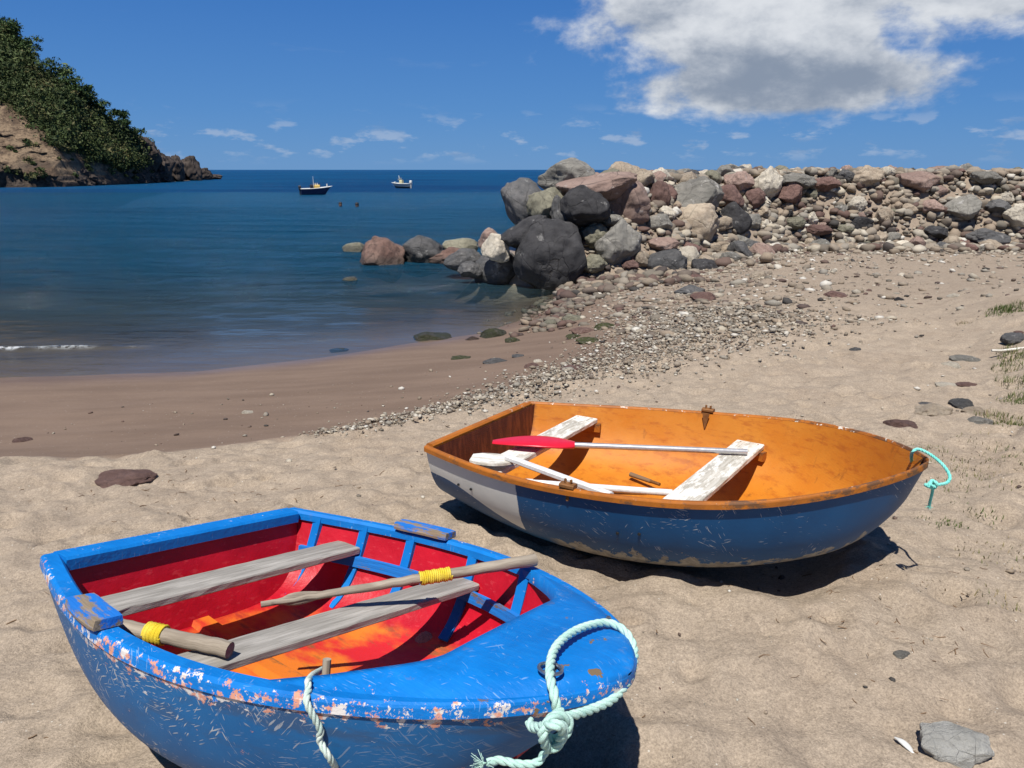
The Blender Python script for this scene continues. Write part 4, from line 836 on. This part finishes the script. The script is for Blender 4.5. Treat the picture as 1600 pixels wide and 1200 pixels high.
def orange_boat():
    B = Boat(QB); parts = []; tt = TT
    parts.append(('hull', hull_out(B), MB['navy_hull_paint'])); parts.append(('inner_hull', hull_in(B, .02, .028, .99), MB['orange_inside_paint']))
    for sg in (1, -1):
        g = G(); b = B.bb(tt); o = np.c_[B.L * tt, sg * (b + .012), B.sh(tt)]; wdt = np.minimum(.031, b + .011); i = np.c_[B.L * tt, sg * (b + .012 - wdt), B.sh(tt)]; sec_rim(g, B, o, i, .010, .027, .008); parts.append(('gunwale', g, MB['orange_rail_paint']))
    y = np.linspace(-1, 1, 21) * (B.b[0] - .022); g = G(); zt = B.sh(0.) + 0 * y; sec_rim(g, B, np.c_[-.012 + 0 * y, y, zt], np.c_[.03 + 0 * y, y, zt], .0145, .036, .009); parts.append(('transom_cap', g, MB['orange_rail_paint']))
    up = B.R @ np.array([0, 0, 1.])
    for xa, xb, w_ in ((.345, .345, .135), (1.20, 1.262, .145)):
        g = G(); z = -.112; a = np.array([xa, -B.inner_y(xa, z) + .006, z]); b = np.array([xb, B.inner_y(xb, z) - .006, z]); g.bar(B.W(a), B.W(b), w_, .026, up, .004, 20, .008); pi_ = len(parts); parts.append(('thwart', g, MB['white_wood']))
        for sg in (1, -1):
            xx = xb if sg > 0 else xa
            for dx in (-.045, .045):
                c = np.array([xx + dx, sg * (B.inner_y(xx, z) - .03), z + .0125]); g = G(); g.tube(B.W([c, c + np.array([0, 0, .002])]), .004, 8); parts.append(('bolt', g, MB['rust_metal'], pi_))
        for sg in (1, -1):
            g = G(); xx = xb if sg > 0 else xa; P = [(x, sg * (B.inner_y(x, z - .05) - .018), z - .040) for x in np.linspace(xx - .09, xx + .09, 7)]; S = np.array([(-.02, -.026), (.02, -.02), (.02, .026), (-.02, .026)])
            g.sweep(B.W(P), lambda i, u: S, up); pink = (sg < 0 and xa > 1); parts.append(('seat_bracket', g, MB['pale_pink'] if pink else MB['orange_rail_paint']))
    # oarlocks: block with a horned crutch and a backing plate
    for sg, x in ((1, 1.005), (-1, .86)):
        c = np.array([x, sg * (float(B.bb(x / B.L)) - .006), float(B.sh(x / B.L)) + .016]); g = G(); g.bar(B.W(c + np.array([-.032, 0, .004])), B.W(c + np.array([.032, 0, .004])), .04, .018, up, .004)
        g.tube(B.W([c + np.array([.013 * cos(a) , 0, .024 + .013 * sin(a)]) for a in np.linspace(-pi * 1.15, pi * .15, 15)]), .0055, 8); g.tube(B.W([c + np.array([0, 0, -.06]), c + np.array([0, 0, .014])]), .007, 10); pi_ = len(parts); parts.append(('oarlock', g, MB['rust_metal']))
        g = G(); zc = c[2] - .06; yi = sg * (B.inner_y(x, zc) - .006); g.add(B.W([(x - .02, yi, zc + .055), (x + .02, yi, zc + .055), (x + .003, yi, zc - .03), (x - .003, yi, zc - .03), (x - .02, yi - sg * .006, zc + .055), (x + .02, yi - sg * .006, zc + .055), (x + .003, yi - sg * .006, zc - .03), (x - .003, yi - sg * .006, zc - .03)]), [(0, 1, 2, 3), (4, 5, 6, 7), (0, 1, 5, 4), (1, 2, 6, 5), (2, 3, 7, 6), (3, 0, 4, 7)], False, lc=np.zeros((8, 3))); parts.append(('plate', g, MB['rust_metal'], pi_))
    for px, py in ((717, 757), (737, 763), (965, 833), (1001, 835)):   # bolts through the side
        best = None
        for x in np.linspace(.1, 1.4, 131):
            for a in np.linspace(-1.5, -.7, 41):
                P_, _ = B.surf([x / B.L], [a]); w_ = B.W(P_[0, 0]); d = w_ - np.array([0, 0, CAMH]); f = d[1] * CP - d[2] * SP; e = math.hypot(800 + FPX * d[0] / f - px, 600 + FPX * -(d[1] * SP + d[2] * CP) / f - py)
                if best is None or e < best[0]: best = (e, P_[0, 0])
        c = best[1]; g = G(); g.tube(B.W([c + np.array([0, .004, 0]), c + np.array([0, -.007, -.001])]), .006, 8); parts.append(('bolt', g, MB['black_hole']))
    thing('dinghy', parts, 'dark blue dinghy with orange inside and white stern panel, on the sand', 'rowing boat')
    q = B.pt
    # red paddle with aluminium shaft
    a, b, c = np.array([.185, -.195, -.076]), np.array([.55, -.010, -.074]), np.array([1.300, .402, -.080]); g = G(); n = 18
    S = np.array([(cos(k), sin(k)) for k in np.linspace(0, 2 * pi, 14, endpoint=False)])
    def bl(i, u): return S * np.array([0.012 + .078 * max(0, sin(pi * min(1, (1 - u) * .93 + .02) ** .75)) ** .7, .006 + .010 * u])
    g.sweep(B.W([a + (b - a) * k / n + np.array([0, 0, .012 * sin(k / n * pi)]) for k in range(n + 1)]), bl, up, smooth=True); ps = [('blade', g, MB['red_plastic'])]
    g = G(); g.tube(B.W([b - (b - a) * .06, c]), .0145, 14); ps.append(('shaft', g, MB['alloy'])); thing('paddle', ps, 'red bladed paddle with silver shaft lying across both seats of the orange boat', 'paddle')
    # white oar with clipped blade
    g = G(); a, b = np.array([.255, -.495, -.062]), np.array([.44, -.42, -.062]); ww = [.045, .066, .072, .07, .058, .03]
    S = np.array([(-1, -.006), (1, -.006), (1, .006), (-1, .006)]); g.sweep(B.W([a + (b - a) * k / 5 for k in range(6)]), lambda i, u: S * np.array([ww[i], 1]), up); ps = [('blade', g, MB['white_wood'])]
    g = G(); g.bar(B.W((.41, -.435, -.045)), B.W((1.0, -.600, -.045)), .032, .026, up, .006); ps.append(('shaft', g, MB['white_plastic'])); thing('oar', ps, 'white oar with clipped wooden blade lying on the stern seat of the orange boat', 'oar')
    g = G(); g.tube(B.W([(.50, -.385, -.165), (1.11, -.15, -.158)]), .016, 12); g2 = G(); g2.tube(B.W([(.485, -.391, -.1652), (.52, -.3773, -.1648)]), .0185, 12)
    thing('oar_shaft', [('shaft', g, MB['white_plastic']), ('end_cap', g2, MB['white_plastic'])], 'plain white oar shaft lying low between the seats of the orange boat', 'oar shaft')
    g = G(); a, b = q(985, 741, -.33), q(1031, 757, -.33); g.tube(B.W([a, a + (b - a) * .7]), lambda u: .013 - .002 * u, 10); g2 = G(); g2.tube(B.W([a + (b - a) * .68, b]), .009, 10)
    thing('tool_handle', [('grip', g, MB['brown_wood']), ('ferrule', g2, MB['rust_metal'])], 'short brown wooden handle lying on the floor of the orange boat', 'handle')
    rp = [q(1426, 730, .05), q(1424, 716, .12), q(1426, 706, .165), q(1436, 702, .175), q(1455, 711, .165), q(1474, 727, .15), q(1484, 744, .12), q(1480, 754, .10), q(1468, 757, .10), q(1457, 756, .10)]
    ps = [('loop', rope_geo(B.W(smooth_path(rp, 8)), .0062), MB['turquoise_rope'])]
    kn = [(1466,757,.10),(1456,753,.11),(1450,758,.10),(1458,763,.09),(1464,756,.115),(1456,751,.12),(1452,760,.11),(1446,757,.10),(1460,760,.12)]; ps.append(('knot', rope_geo(B.W(smooth_path([q(*k) for k in kn], 7)), .0062), MB['turquoise_rope']))
    g = rope_geo(B.W(smooth_path([q(1458, 760, .10), q(1456, 772, .06), q(1453, 784, .02), q(1452, 790, .0)], 8)), .0055); fray(g, B.W(q(1452, 788, .0)), [-.1, 0, -1], 30, .022, .0007, 5); ps.append(('tail', g, MB['turquoise_rope']))
    thing('bow_rope', ps, 'turquoise rope knotted in a loop at the bow of the orange boat', 'rope')
    return B
BB = orange_boat()

# ------------------------------------------------------------------ headland across the bay
SKX = [-700, -300, -100, 0, 25, 45, 60, 95, 120, 145, 165, 185, 200, 215, 235, 252, 262, 275, 300, 318, 330]
SKY = [-260, -150, -40, 38, 62, 88, 112, 128, 142, 164, 186, 198, 216, 226, 232, 238, 252, 261, 264, 273, 279]
SHRX = [-700, -100, 0, 100, 200, 260, 325, 335]; SHRY = [300, 294, 293, 292, 288, 285, 280.5, 280]
BARX = [-700, -60, 0, 40, 75, 110, 150, 200, 260, 335]; BARY = [60, 120, 152, 180, 215, 240, 258, 268, 225, 225]   # above this row: scrub
def headland():
    px = np.r_[np.linspace(-640, -20, 60), np.linspace(-17, 332, 175)]; v = np.r_[np.linspace(-.06, 1, 120), np.linspace(1.04, 1.9, 14)]; n, m = len(v), len(px)
    P = np.zeros((n, m, 3)); row = np.zeros((n, m))
    for j, x in enumerate(px):
        S = on_z(x, np.interp(x, SHRX, SHRY), SEA); ys = np.interp(x, SKX, SKY); Yc = S[1] + 4
        for _ in range(4): C = at_depth(x, ys, Yc); Yc = S[1] + 4 + 1.05 * max(C[2] - SEA, 0)
        for i, k in enumerate(v):
            if k <= 1: q = S + (C - S) * k; q[2] = SEA + (C[2] - SEA) * (np.sign(k) * abs(k) ** .85 if k > 0 else k * 6)
            else: q = C + (C - S) * (k - 1) * 1.2; q[2] = C[2] - (C[2] - SEA + 2) * (k - 1) ** 1.5 * 1.1
            P[i, j] = q
    a = np.hypot(P[..., 0], 0) * 0 + P[..., 0]; zz = P[..., 2]
    gul = fbm(a * .16 + zz * .05, zz * .03, 4, 70); rk = fbm(a * .45, zz * .7, 4, 80); fine = fbm(a * 1.3, zz * 1.6, 3, 90); up = sstep(v, -.02, .06)[:, None] * (1 - .6 * sstep(v, .9, 1.0))[:, None]
    lowr = (1 - sstep(v, .10, .28))[:, None]
    P[..., 1] += up * (4.2 * gul + (1.9 + 2.0 * lowr) * rk + 1.0 * fine); P[..., 2] += up * (.7 * rk * (1 + lowr) + .4 * fine)
    D = P - np.array([0, 0, CAMH]); f = D[..., 1] * CP - D[..., 2] * SP; row = 600 - FPX * (D[..., 1] * SP + D[..., 2] * CP) / f; col = 800 + FPX * D[..., 0] / f
    lim = np.interp(col, BARX, BARY) + 16 * fbm(col * .05, row * .05, 3, 95); veg = sstep(lim - row, -4, 6); rocky = np.clip(np.maximum(sstep(row, 246, 262) * sstep(rk + .25 * fine, -.25, .12), sstep(col, 205, 235)), 0, 1)
    g = G(); g.grid(P, flip=False, veg=veg, rocky=rocky)
    def hm(t, Pp, p):
        o = t.pos(); n1 = t.noise(o, .35, 6, .65); n2 = t.noise(o, 1.6, 6, .7); st = t.noise(t.map(o, (.5, .3, .12)), 1.0, 5, .65)
        ea = t.mix(t.step(st, .40, .60), (.105, .072, .048), (.25, .18, .115)); ea = t.mix(t.m('MULTIPLY', t.step(n2, .48, .62), .75), ea, (.07, .05, .036))
        ro = t.mix(t.step(n2, .35, .65), (.035, .028, .024), (.10, .078, .062)); vg = t.mix(t.step(n1, .35, .65), (.032, .036, .014), (.06, .055, .025))
        c = t.mix(t.attr('rocky'), ea, ro); c = t.mix(t.attr('veg'), c, vg); Pp('Base Color', c); Pp('Roughness', .95); Pp('Specular IOR Level', .15); Pp('Normal', t.bump(t.m('ADD', n2, t.m('MULTIPLY', n1, 1.5)), .9, .5))
    tag(link('headland', g.mesh('headland', np.zeros(3)), (0, 0, 0), material('headland_ground', hm)), kind='structure')
    return P, veg, row, col, v
HP, HVEG, HROW, HCOL, HV = headland()
def leaf_mat(name, a, b, c):
    def f(t, P, p):
        tone = t.attr('tone'); P('Base Color', t.ramp(tone, [(0, a), (.55, b), (1, c)])); P('Roughness', .7); P('Specular IOR Level', .2)
    return material(name, f)
M_SCRUB = leaf_mat('scrub_leaves', (.032, .048, .015), (.058, .082, .025), (.12, .108, .045)); M_TREE = leaf_mat('tree_leaves', (.026, .046, .014), (.048, .082, .022), (.085, .11, .034))
def bark(t, P, p): P('Base Color', t.mix(t.noise(t.obj(), 9, 5, .6), (.06, .045, .035), (.13, .10, .08))); P('Roughness', .9)
M_BARK = material('tree_bark', bark)
def leaf_cloud(C, R, per, size, rg, squash=.75):
    """many leaf sprays (rhombic quads) through the volume of clumps C (n,3), R (n,)"""
    n = len(C) * per; c = np.repeat(C, per, 0); r = np.repeat(R, per); d = rg.normal(size=(n, 3)); d /= np.linalg.norm(d, axis=1)[:, None]; rad = rg.random(n) ** .45
    p = c + d * (r * rad)[:, None] * np.array([1, 1, squash]); a = rg.normal(size=(n, 3)); a /= np.linalg.norm(a, axis=1)[:, None]; b = np.cross(a, rg.normal(size=(n, 3))); b /= np.linalg.norm(b, axis=1)[:, None] + 1e-9
    s = (size * np.exp(rg.normal(0, .45, n)))[:, None]; V = np.stack([p - a * s, p + b * s * .45, p + a * s, p - b * s * .45], 1).reshape(-1, 3); F = np.arange(n * 4).reshape(n, 4)
    tone = np.clip(np.repeat(rg.normal(.42, .28, len(C)), per) + rg.normal(0, .12, n), 0, 1); return V, F, np.repeat(tone, 4)
def cloud_obj(name, V, F, tone, mat, base, parent=None):
    me = bpy.data.meshes.new(name); me.from_pydata((V - base).tolist(), [], F.tolist()); me.attributes.new('tone', 'FLOAT', 'POINT').data.foreach_set('value', tone.astype(np.float32)); me.update(); return link(name, me, base if parent is None else (0, 0, 0), mat, parent)
def scrub():
    rg = np.random.default_rng(12); n, m = HVEG.shape; C = []; R = []
    while len(C) < 2300:
        i, j = rg.integers(2, n - 8), rg.integers(0, m - 1)
        if HVEG[i, j] < rg.uniform(.3, .9) or HCOL[i, j] > 248 + rg.uniform(-30, 4): continue
        if HCOL[i, j] < -20 and rg.random() < .6: continue
        r = rg.gamma(3.2, .32) * (1 if HV[i] < .86 else .6); C.append(HP[i, j] + rg.normal(0, .5, 3) + [0, 0, r * .25]); R.append(r)
    for k in range(70):    # tufts on the bare slope
        i, j = rg.integers(10, 70), rg.integers(50, m - 40); 
        if HCOL[i, j] < 240: C.append(HP[i, j] + [0, 0, .1]); R.append(rg.uniform(.15, .9))
    V, F, t = leaf_cloud(np.array(C), np.array(R), 115, .15, rg); o = cloud_obj('scrub', V, F, t, M_SCRUB, np.zeros(3)); tag(o, kind='stuff'); o['label'] = 'dense dark green scrub covering the steep headland'
scrub()
def head_tree(px, py, h_px, w_px, label, seed, fwd=1.0):
    j = np.argmin(np.abs(HCOL[119] - px)); i = 114; b = HP[i, j].copy(); D = b[1]; h = h_px * 1.25 / FPX * D; wd = w_px * 1.1 / FPX * D; top = at_depth(px, py - 5, D); base = np.array([top[0], D, min(b[2], top[2] - h) - .3]); rg = np.random.default_rng(seed)
    e = tag(link('tree', None, base, None), label, 'tree', None); g = G(); mid = np.array([top[0], D, top[2] - h * .55]); g.tube(smooth_path([base, (base + mid) / 2 + rg.normal(0, .12, 3), mid, top - [0, 0, h * .3]], 5), lambda u: .16 * (1 - u) + .03, 7)
    for k in range(6): q = mid + rg.normal(0, 1, 3) * np.array([wd * .3, wd * .25, h * .15]); g.tube(smooth_path([base + (mid - base) * rg.uniform(.5, .95), (mid + q) / 2 + [0, 0, .1], q], 4), lambda u: .06 * (1 - u) + .015, 5)
    link('trunk', g.mesh('trunk', base), (0, 0, 0), M_BARK, e); n = 11
    C = np.array([[top[0] + rg.uniform(-.5, .5) * wd * .8, D + rg.uniform(-.4, .4) * wd, top[2] - h * rg.uniform(.12, .62)] for _ in range(n)]); R = rg.uniform(.16, .28, n) * wd + .15
    V, F, t = leaf_cloud(C, R, 120, .16, rg, .7); cloud_obj('crown', V, F, t, M_TREE, base, e)
for k, tr in enumerate([(8, 30, 34, 44, 'dark tree topping the highest part of the headland ridge'), (36, 58, 34, 34, 'dark tree just below the top of the headland ridge'), (76, 94, 38, 42, 'broad rounded dark tree bulging out from the ridge against the sky'),
    (127, 131, 36, 28, 'spiky tree standing clear of the ridge below the rounded tree'), (152, 155, 32, 26, 'small tree on the middle of the ridge slope'), (182, 174, 34, 28, 'upright feathery tree on the lower ridge'), (199, 188, 34, 28, 'dense dark tree at the lower end of the wooded ridge'), (211, 206, 24, 18, 'last small tree above the bare rock dome'),
    (100, 122, 26, 30, 'low spreading tree at the foot of the rounded tree')]): head_tree(*tr, seed=20 + k)
# rocks of the point
def head_rock(x0, y0, x1, y1, label, m='seared', kind='ang', dY=0, group=None):
    cx = (x0 + x1) / 2; S = on_z(cx, np.interp(cx, SHRX, SHRY), SEA); p = at_depth(cx, (y0 + y1) / 2, S[1] + dY); k = p[1] / FPX / CP
    o = put_rock('shore_rock', CRAG[int(abs(x0)) % 6], m, p, ((x1 - x0) * k * 1.08, (x1 - x0) * k, (y1 - y0) * k * 1.25), random.uniform(-.3, .3), (0, random.uniform(-.15, .15)), label, 'rock', group)
RM['point'] = rock_mat('rock_point', (.028, .022, .019), (.066, .050, .040)); CRAG = [rock_mesh('shore_rock', 500 + i, ICO4, cuts=22, rough=.26, soft=.1) for i in range(6)]; CNAME['point'] = 'dark brown'
head_rock(208, 217, 248, 262, 'big bare rock dome at the end of the wooded headland', 'point', 'round', 8); head_rock(281, 243, 313, 286, 'dark square topped rock stack at the tip of the headland', 'point', 'round', 2); head_rock(258, 248, 288, 284, 'dark hump of rock between dome and stack on the headland tip', 'point', 'ang', 3)
head_rock(305, 262, 330, 283, 'sloping dark rock outside the square topped stack', 'point', 'ang', 1); head_rock(322, 273, 347, 281, 'low rock just awash beyond the tip of the headland', 'point', 'ang', 0); head_rock(236, 240, 268, 286, 'rough dark rock under the dome at the water', 'point', 'ang', 3)
rg = np.random.default_rng(8)
for k in range(46):
    cx = rg.uniform(-30, 268); yb = np.interp(cx, SHRX, SHRY); w_ = rg.uniform(10, 26); h_ = w_ * rg.uniform(.35, .6); up_ = rg.uniform(0, 1) ** 2 * 16; c = 'point' if rg.random() < .7 or cx > 170 else 'tan'
    head_rock(cx - w_ / 2, yb - h_ * .75 - up_, cx + w_ / 2, yb + h_ * .25 - up_, '%s %s rock %s at the foot of the headland' % ('large' if w_ > 20 else 'medium' if w_ > 14 else 'small', CNAME[c], 'on the ledge above the waterline' if up_ > 4 else 'in the water'), c, 'ang', 1.0 + up_ * .18, 'broken rocks at the foot of the headland')

# ------------------------------------------------------------------ boats on the water
MF = {k: material(k, flat_paint(*v)) for k, v in dict(skiff_navy=((.010, .018, .075), .35), skiff_white=((.66, .66, .62), .4), skiff_yellow=((.72, .50, .14), .5), skiff_cream=((.72, .64, .36), .5), skiff_dark=((.02, .02, .025), .4), skiff_grey=((.33, .35, .33), .4), skin=((.16, .085, .055), .5), hair=((.012, .010, .010), .6), orange_buoy=((.75, .72, .68), .5), glass_dark=((.05, .06, .07), .15)).items()}
def skiff_hull(c, th, L, b, d, up):
    q = dict(X=c[0] - cos(th) * L / 2, Y=c[1] - sin(th) * L / 2, th=th, ph=0., L=L, b=[b * .88, b, b, b * .8, b * .48, .004], z0=SEA + d - .18, c1=up, c2=.06, d=[d * .95, d, d * 1.05], fl=.35, p=.55, e=.75, rk=.02, bk=.5, ex=.7, ff=(.75, .28)); return Boat(q)
def rail(B, r, off=.0):
    g = G()
    for sg in (1, -1): g.tube(B.W(np.c_[B.L * TT[::3], sg * (B.bb(TT[::3]) + .01), B.sh(TT[::3]) + off]), r, 6)
    g.tube(B.W([(0, -B.b[0], B.sh(0.) + off), (0, B.b[0], B.sh(0.) + off)]), r, 6); return g
def skiff_navy():
    c = on_z(495, 304, SEA); B = skiff_hull(c, .42, 3.1, .66, .80, .22); up = (0, 0, 1); P = [('hull', hull_out(B), MF['skiff_navy']), ('inner_hull', hull_in(B, .05, .30, .96), MF['skiff_white']), ('rail', rail(B, .045), MF['skiff_white'])]
    g = G(); g.bar(B.W((1.35, 0, -.05)), B.W((1.85, 0, -.05)), .55, .75, up, .06); P.append(('console', g, MF['skiff_yellow'])); g = G(); g.bar(B.W((1.87, 0, .33)), B.W((1.90, 0, .33)), .5, .30, up, .03); P.append(('windscreen', g, MF['glass_dark'], 3))
    for dx in (.15, .35): g = G(); g.tube(B.W([(1.35 + dx, .2, .30), (1.35 + dx, .2, .50)]), .04, 8); P.append(('rod_holder', g, MF['skiff_white'], 3))
    g = G(); g.tube(B.W([(1.30, 0, -.2), (1.28, 0, 1.15)]), lambda u: .035 - .02 * u, 8); P.append(('antenna_mast', g, MF['skiff_white']))
    g = G(); g.bar(B.W((.95, 0, .05)), B.W((1.22, 0, .05)), .45, .60, up, .08); P.append(('seat', g, MF['skiff_dark'])); g = G(); g.bar(B.W((-.18, 0, .05)), B.W((.05, 0, .08)), .30, .42, up, .08); g.bar(B.W((-.12, 0, -.5)), B.W((-.02, 0, -.5)), .12, .9, up, .03); P.append(('outboard_motor', g, MF['skiff_dark']))
    g = G(); g.tube(B.W([(2.62, 0, .10), (2.62, 0, .42)]), lambda u: .07 + .03 * sin(u * 3.1), 10); P.append(('bow_post', g, MF['skiff_white'])); thing('motor_skiff', P, 'navy blue motor skiff with yellow console and thin mast moored in the bay', 'motorboat')
    g = G(); p = on_z(502, 303.5, SEA); V, F = ico(3); g.add(V * np.array([.17, .17, .15]) + p + [0, -.25, .05], F); g.tube([p + [0, -.25, .18], p + [0, -.25, .27]], .03, 8); single('mooring_buoy', g, MF['orange_buoy'], 'small white mooring buoy floating against the navy skiff', 'buoy')
skiff_navy()
def skiff_white():
    c = on_z(627, 294, SEA); B = skiff_hull(c, pi - .35, 2.8, .62, .78, .12); up = (0, 0, 1)
    def hp(t, Pp, p): d = t.attr('drop'); Pp('Base Color', t.mix(t.step(d, .36, .40), (.40, .42, .38), (.018, .018, .022))); Pp('Roughness', .4)
    P = [('hull', hull_out(B), material('skiff_two_tone', hp)), ('inner_hull', hull_in(B, .05, .30, .96), MF['skiff_white']), ('rail', rail(B, .04), MF['skiff_white'])]
    g = G(); g.bar(B.W((1.15, 0, .05)), B.W((1.55, 0, .05)), .5, .85, up, .05); P.append(('console', g, MF['skiff_cream'])); g = G(); g.bar(B.W((1.57, 0, .55)), B.W((1.61, 0, .62)), .48, .45, up, .03); P.append(('windscreen', g, MF['skiff_grey'], 3))
    g = G(); g.tube(B.W([(1.60, 0, .4), (1.72, 0, 1.05)]), .05, 8); P.append(('post', g, MF['skiff_white'])); g = G(); g.bar(B.W((-.22, 0, .18)), B.W((.10, 0, .22)), .28, .40, up, .09); g.bar(B.W((-.12, 0, -.45)), B.W((0, 0, -.45)), .10, .95, up, .03); P.append(('outboard_motor', g, MF['skiff_white']))
    g = G(); g.bar(B.W((2.2, 0, .12)), B.W((2.4, 0, .12)), .25, .22, up, .04); P.append(('bow_locker', g, MF['skiff_white'])); thing('motor_skiff', P, 'pale grey motor skiff with cream console and white outboard moored further out', 'motorboat')
skiff_white()
def swimmer(px, py, turn, label):
    p = on_z(px, py, SEA); p[2] = SEA - .14; g = G(); hd = []; n = 22; m = 20
    prof = [(-.62, .17, .11), (-.45, .20, .125), (-.25, .215, .125), (-.12, .20, .11), (-.06, .12, .09), (-.02, .062, .065), (.03, .056, .062), (.07, .062, .078), (.11, .074, .092), (.16, .082, .102), (.21, .083, .105), (.26, .076, .095), (.30, .05, .062), (.318, .012, .015)]
    zs, rx, ry = np.array(prof).T * 1.3
    for z, a, b in zip(zs, rx, ry):
        ring = []
        for k in range(m):
            t = 2 * pi * k / m; x, y = a * cos(t), b * sin(t)
            if .08 < z < .32 and sin(t) < -.9: y -= .028 * math.exp(-((z - .195) / .04) ** 2)
            if .12 < z < .2 and abs(cos(t)) > .95: x *= 1.1
            ring.append((x * cos(turn) - y * sin(turn), x * sin(turn) + y * cos(turn), z))
        hd.append(ring)
    g.grid(np.array(hd) + p, wrap=True); h = G(); V, F = ico(3); V = V[:, :] * np.array([.124, .150, .13]); V[:, 2] = np.where((V[:, 1] < -.03) & (V[:, 2] < .02), .02, V[:, 2]); V = np.c_[V[:, 0] * cos(turn) - V[:, 1] * sin(turn), V[:, 0] * sin(turn) + V[:, 1] * cos(turn), V[:, 2]]; h.add(V + p + [0, 0, .305], F)
    e = tag(link('person', None, p, None), label, 'person', None); link('body', g.mesh('body', p), (0, 0, 0), MF['skin'], e); link('hair', h.mesh('hair', p), (0, 0, 0), MF['hair'], e)
swimmer(532, 322, .5, 'swimmer in the sea, face half turned, nearer to the navy skiff'); swimmer(558, 323, 2.6, 'swimmer in the sea seen from behind with dark hair')

# ------------------------------------------------------------------ grass on the bank, dry bits, driftwood
def grass():
    rg = np.random.default_rng(6); V = []; F = []; T = []
    def tuft(cx, cy, r, nb, h, g0):
        for k in range(nb):
            a = rg.uniform(0, 6.28); q = r * rg.random() ** .6; x, y = cx + q * cos(a), cy + q * sin(a); z = hgt(x, y) - .004; l = h * rg.uniform(.4, 1.1); b = rg.uniform(0, 6.28); ln = rg.uniform(.2, .8) * l; w_ = rg.uniform(.0015, .003)
            s = np.array([-sin(b), cos(b), 0]) * w_; p0 = np.array([x, y, z]); p1 = p0 + np.array([cos(b) * ln * .4, sin(b) * ln * .4, l * .6]); p2 = p0 + np.array([cos(b) * ln, sin(b) * ln, l * .9]); i = len(V); V.extend([p0 - s, p0 + s, p1 + s * .7, p1 - s * .7, p2]); F.extend([(i, i + 1, i + 2, i + 3), (i + 3, i + 2, i + 4)]); T.extend([np.clip(rg.normal(g0, .2), 0, 1)] * 5)
    for px, py, r, nb, h, g0 in ((1590, 482, .30, 900, .07, .25), (1562, 486, .14, 120, .06, .4), (1505, 505, .08, 60, .04, .9), (1590, 560, .16, 260, .07, .5), (1574, 575, .12, 150, .06, .5), (1575, 548, .1, 90, .07, .6), (1590, 628, .14, 220, .05, .4), (1560, 655, .16, 200, .05, .6), (1585, 665, .14, 190, .05, .5), (1600, 600, .2, 240, .07, .5),
        (1470, 820, .12, 70, .03, .35), (1530, 800, .14, 80, .03, .4), (1550, 750, .2, 90, .035, .6), (1500, 720, .22, 90, .035, .75), (1560, 870, .2, 60, .03, .8), (1450, 700, .12, 50, .035, .6), (1590, 720, .2, 120, .04, .5), (1555, 945, .1, 40, .04, .8), (1430, 915, .12, 40, .02, .9), (1590, 840, .18, 60, .03, .7), (1525, 690, .16, 60, .03, .8), (1480, 760, .12, 40, .03, .6)):
        p = hit(px, py); tuft(p[0], p[1], r, nb, h, g0)
    me = bpy.data.meshes.new('grass'); me.from_pydata([tuple(v) for v in V], [], F); me.attributes.new('tone', 'FLOAT', 'POINT').data.foreach_set('value', np.array(T, np.float32)); me.update()
    o = tag(link('grass', me, (0, 0, 0), leaf_mat('grass_blades', (.045, .085, .016), (.10, .115, .035), (.26, .20, .11))), kind='stuff'); o['label'] = 'sparse short grass on the sandy bank'
grass()
def debris():
    rg = np.random.default_rng(9); V = []; g = G()
    for k in range(240):    # dark dry weed and twigs pressed into the sand
        if k < 80: px, py = rg.normal(1440, 90), rg.normal(965, 60)
        elif k < 170: px, py = rg.normal(330, 160), rg.normal(768, 25)
        else: px, py = rg.uniform(0, 1600), rg.uniform(680, 1180)
        if not (0 < px < 1640 and 640 < py < 1230): continue
        p = hit(px, py); a = rg.uniform(0, 6.28); l = rg.uniform(.005, .025); d = np.array([cos(a), sin(a), 0]) * l; b = np.array([-sin(a), cos(a), 0]) * l * rg.uniform(-.4, .4)
        pts = [p - d, p + b, p + d]; pts = [np.array([q[0], q[1], hgt(q[0], q[1]) + .002]) for q in pts]; g.tube(pts, rg.uniform(.0008, .0025), 4)
    o = tag(link('dry_weed', g.mesh('dry_weed', np.zeros(3)), (0, 0, 0), MB['brown_wood']), kind='stuff'); o['label'] = 'dry weed and twigs scattered on the sand'
    p = hit(1413, 1168); g = G(); g.sweep(smooth_path([p + [-.012, .035, .006], p + [-.004, .012, .012], p + [.004, -.012, .012], p + [.012, -.032, .006]], 5), lambda i, u: np.array([(cos(q) * .008, sin(q) * .004) for q in np.linspace(0, 6.28, 8, endpoint=False)]) * (.4 + sin(u * 3.1)), smooth=True); single('shell_fragment', g, MF['skiff_white'], 'white elongated shell fragment beside the angular grey stone', 'shell')
    p = hit(1575, 551); g = G(); g.tube(smooth_path([p + [-.14, .02, .015], p + [-.05, 0, .02], p + [.06, .01, .03], p + [.2, .03, .04]], 5), .012, 8); single('driftwood', g, MB['white_wood'], 'bleached driftwood stick lying against the grassy bank', 'driftwood')
debris()
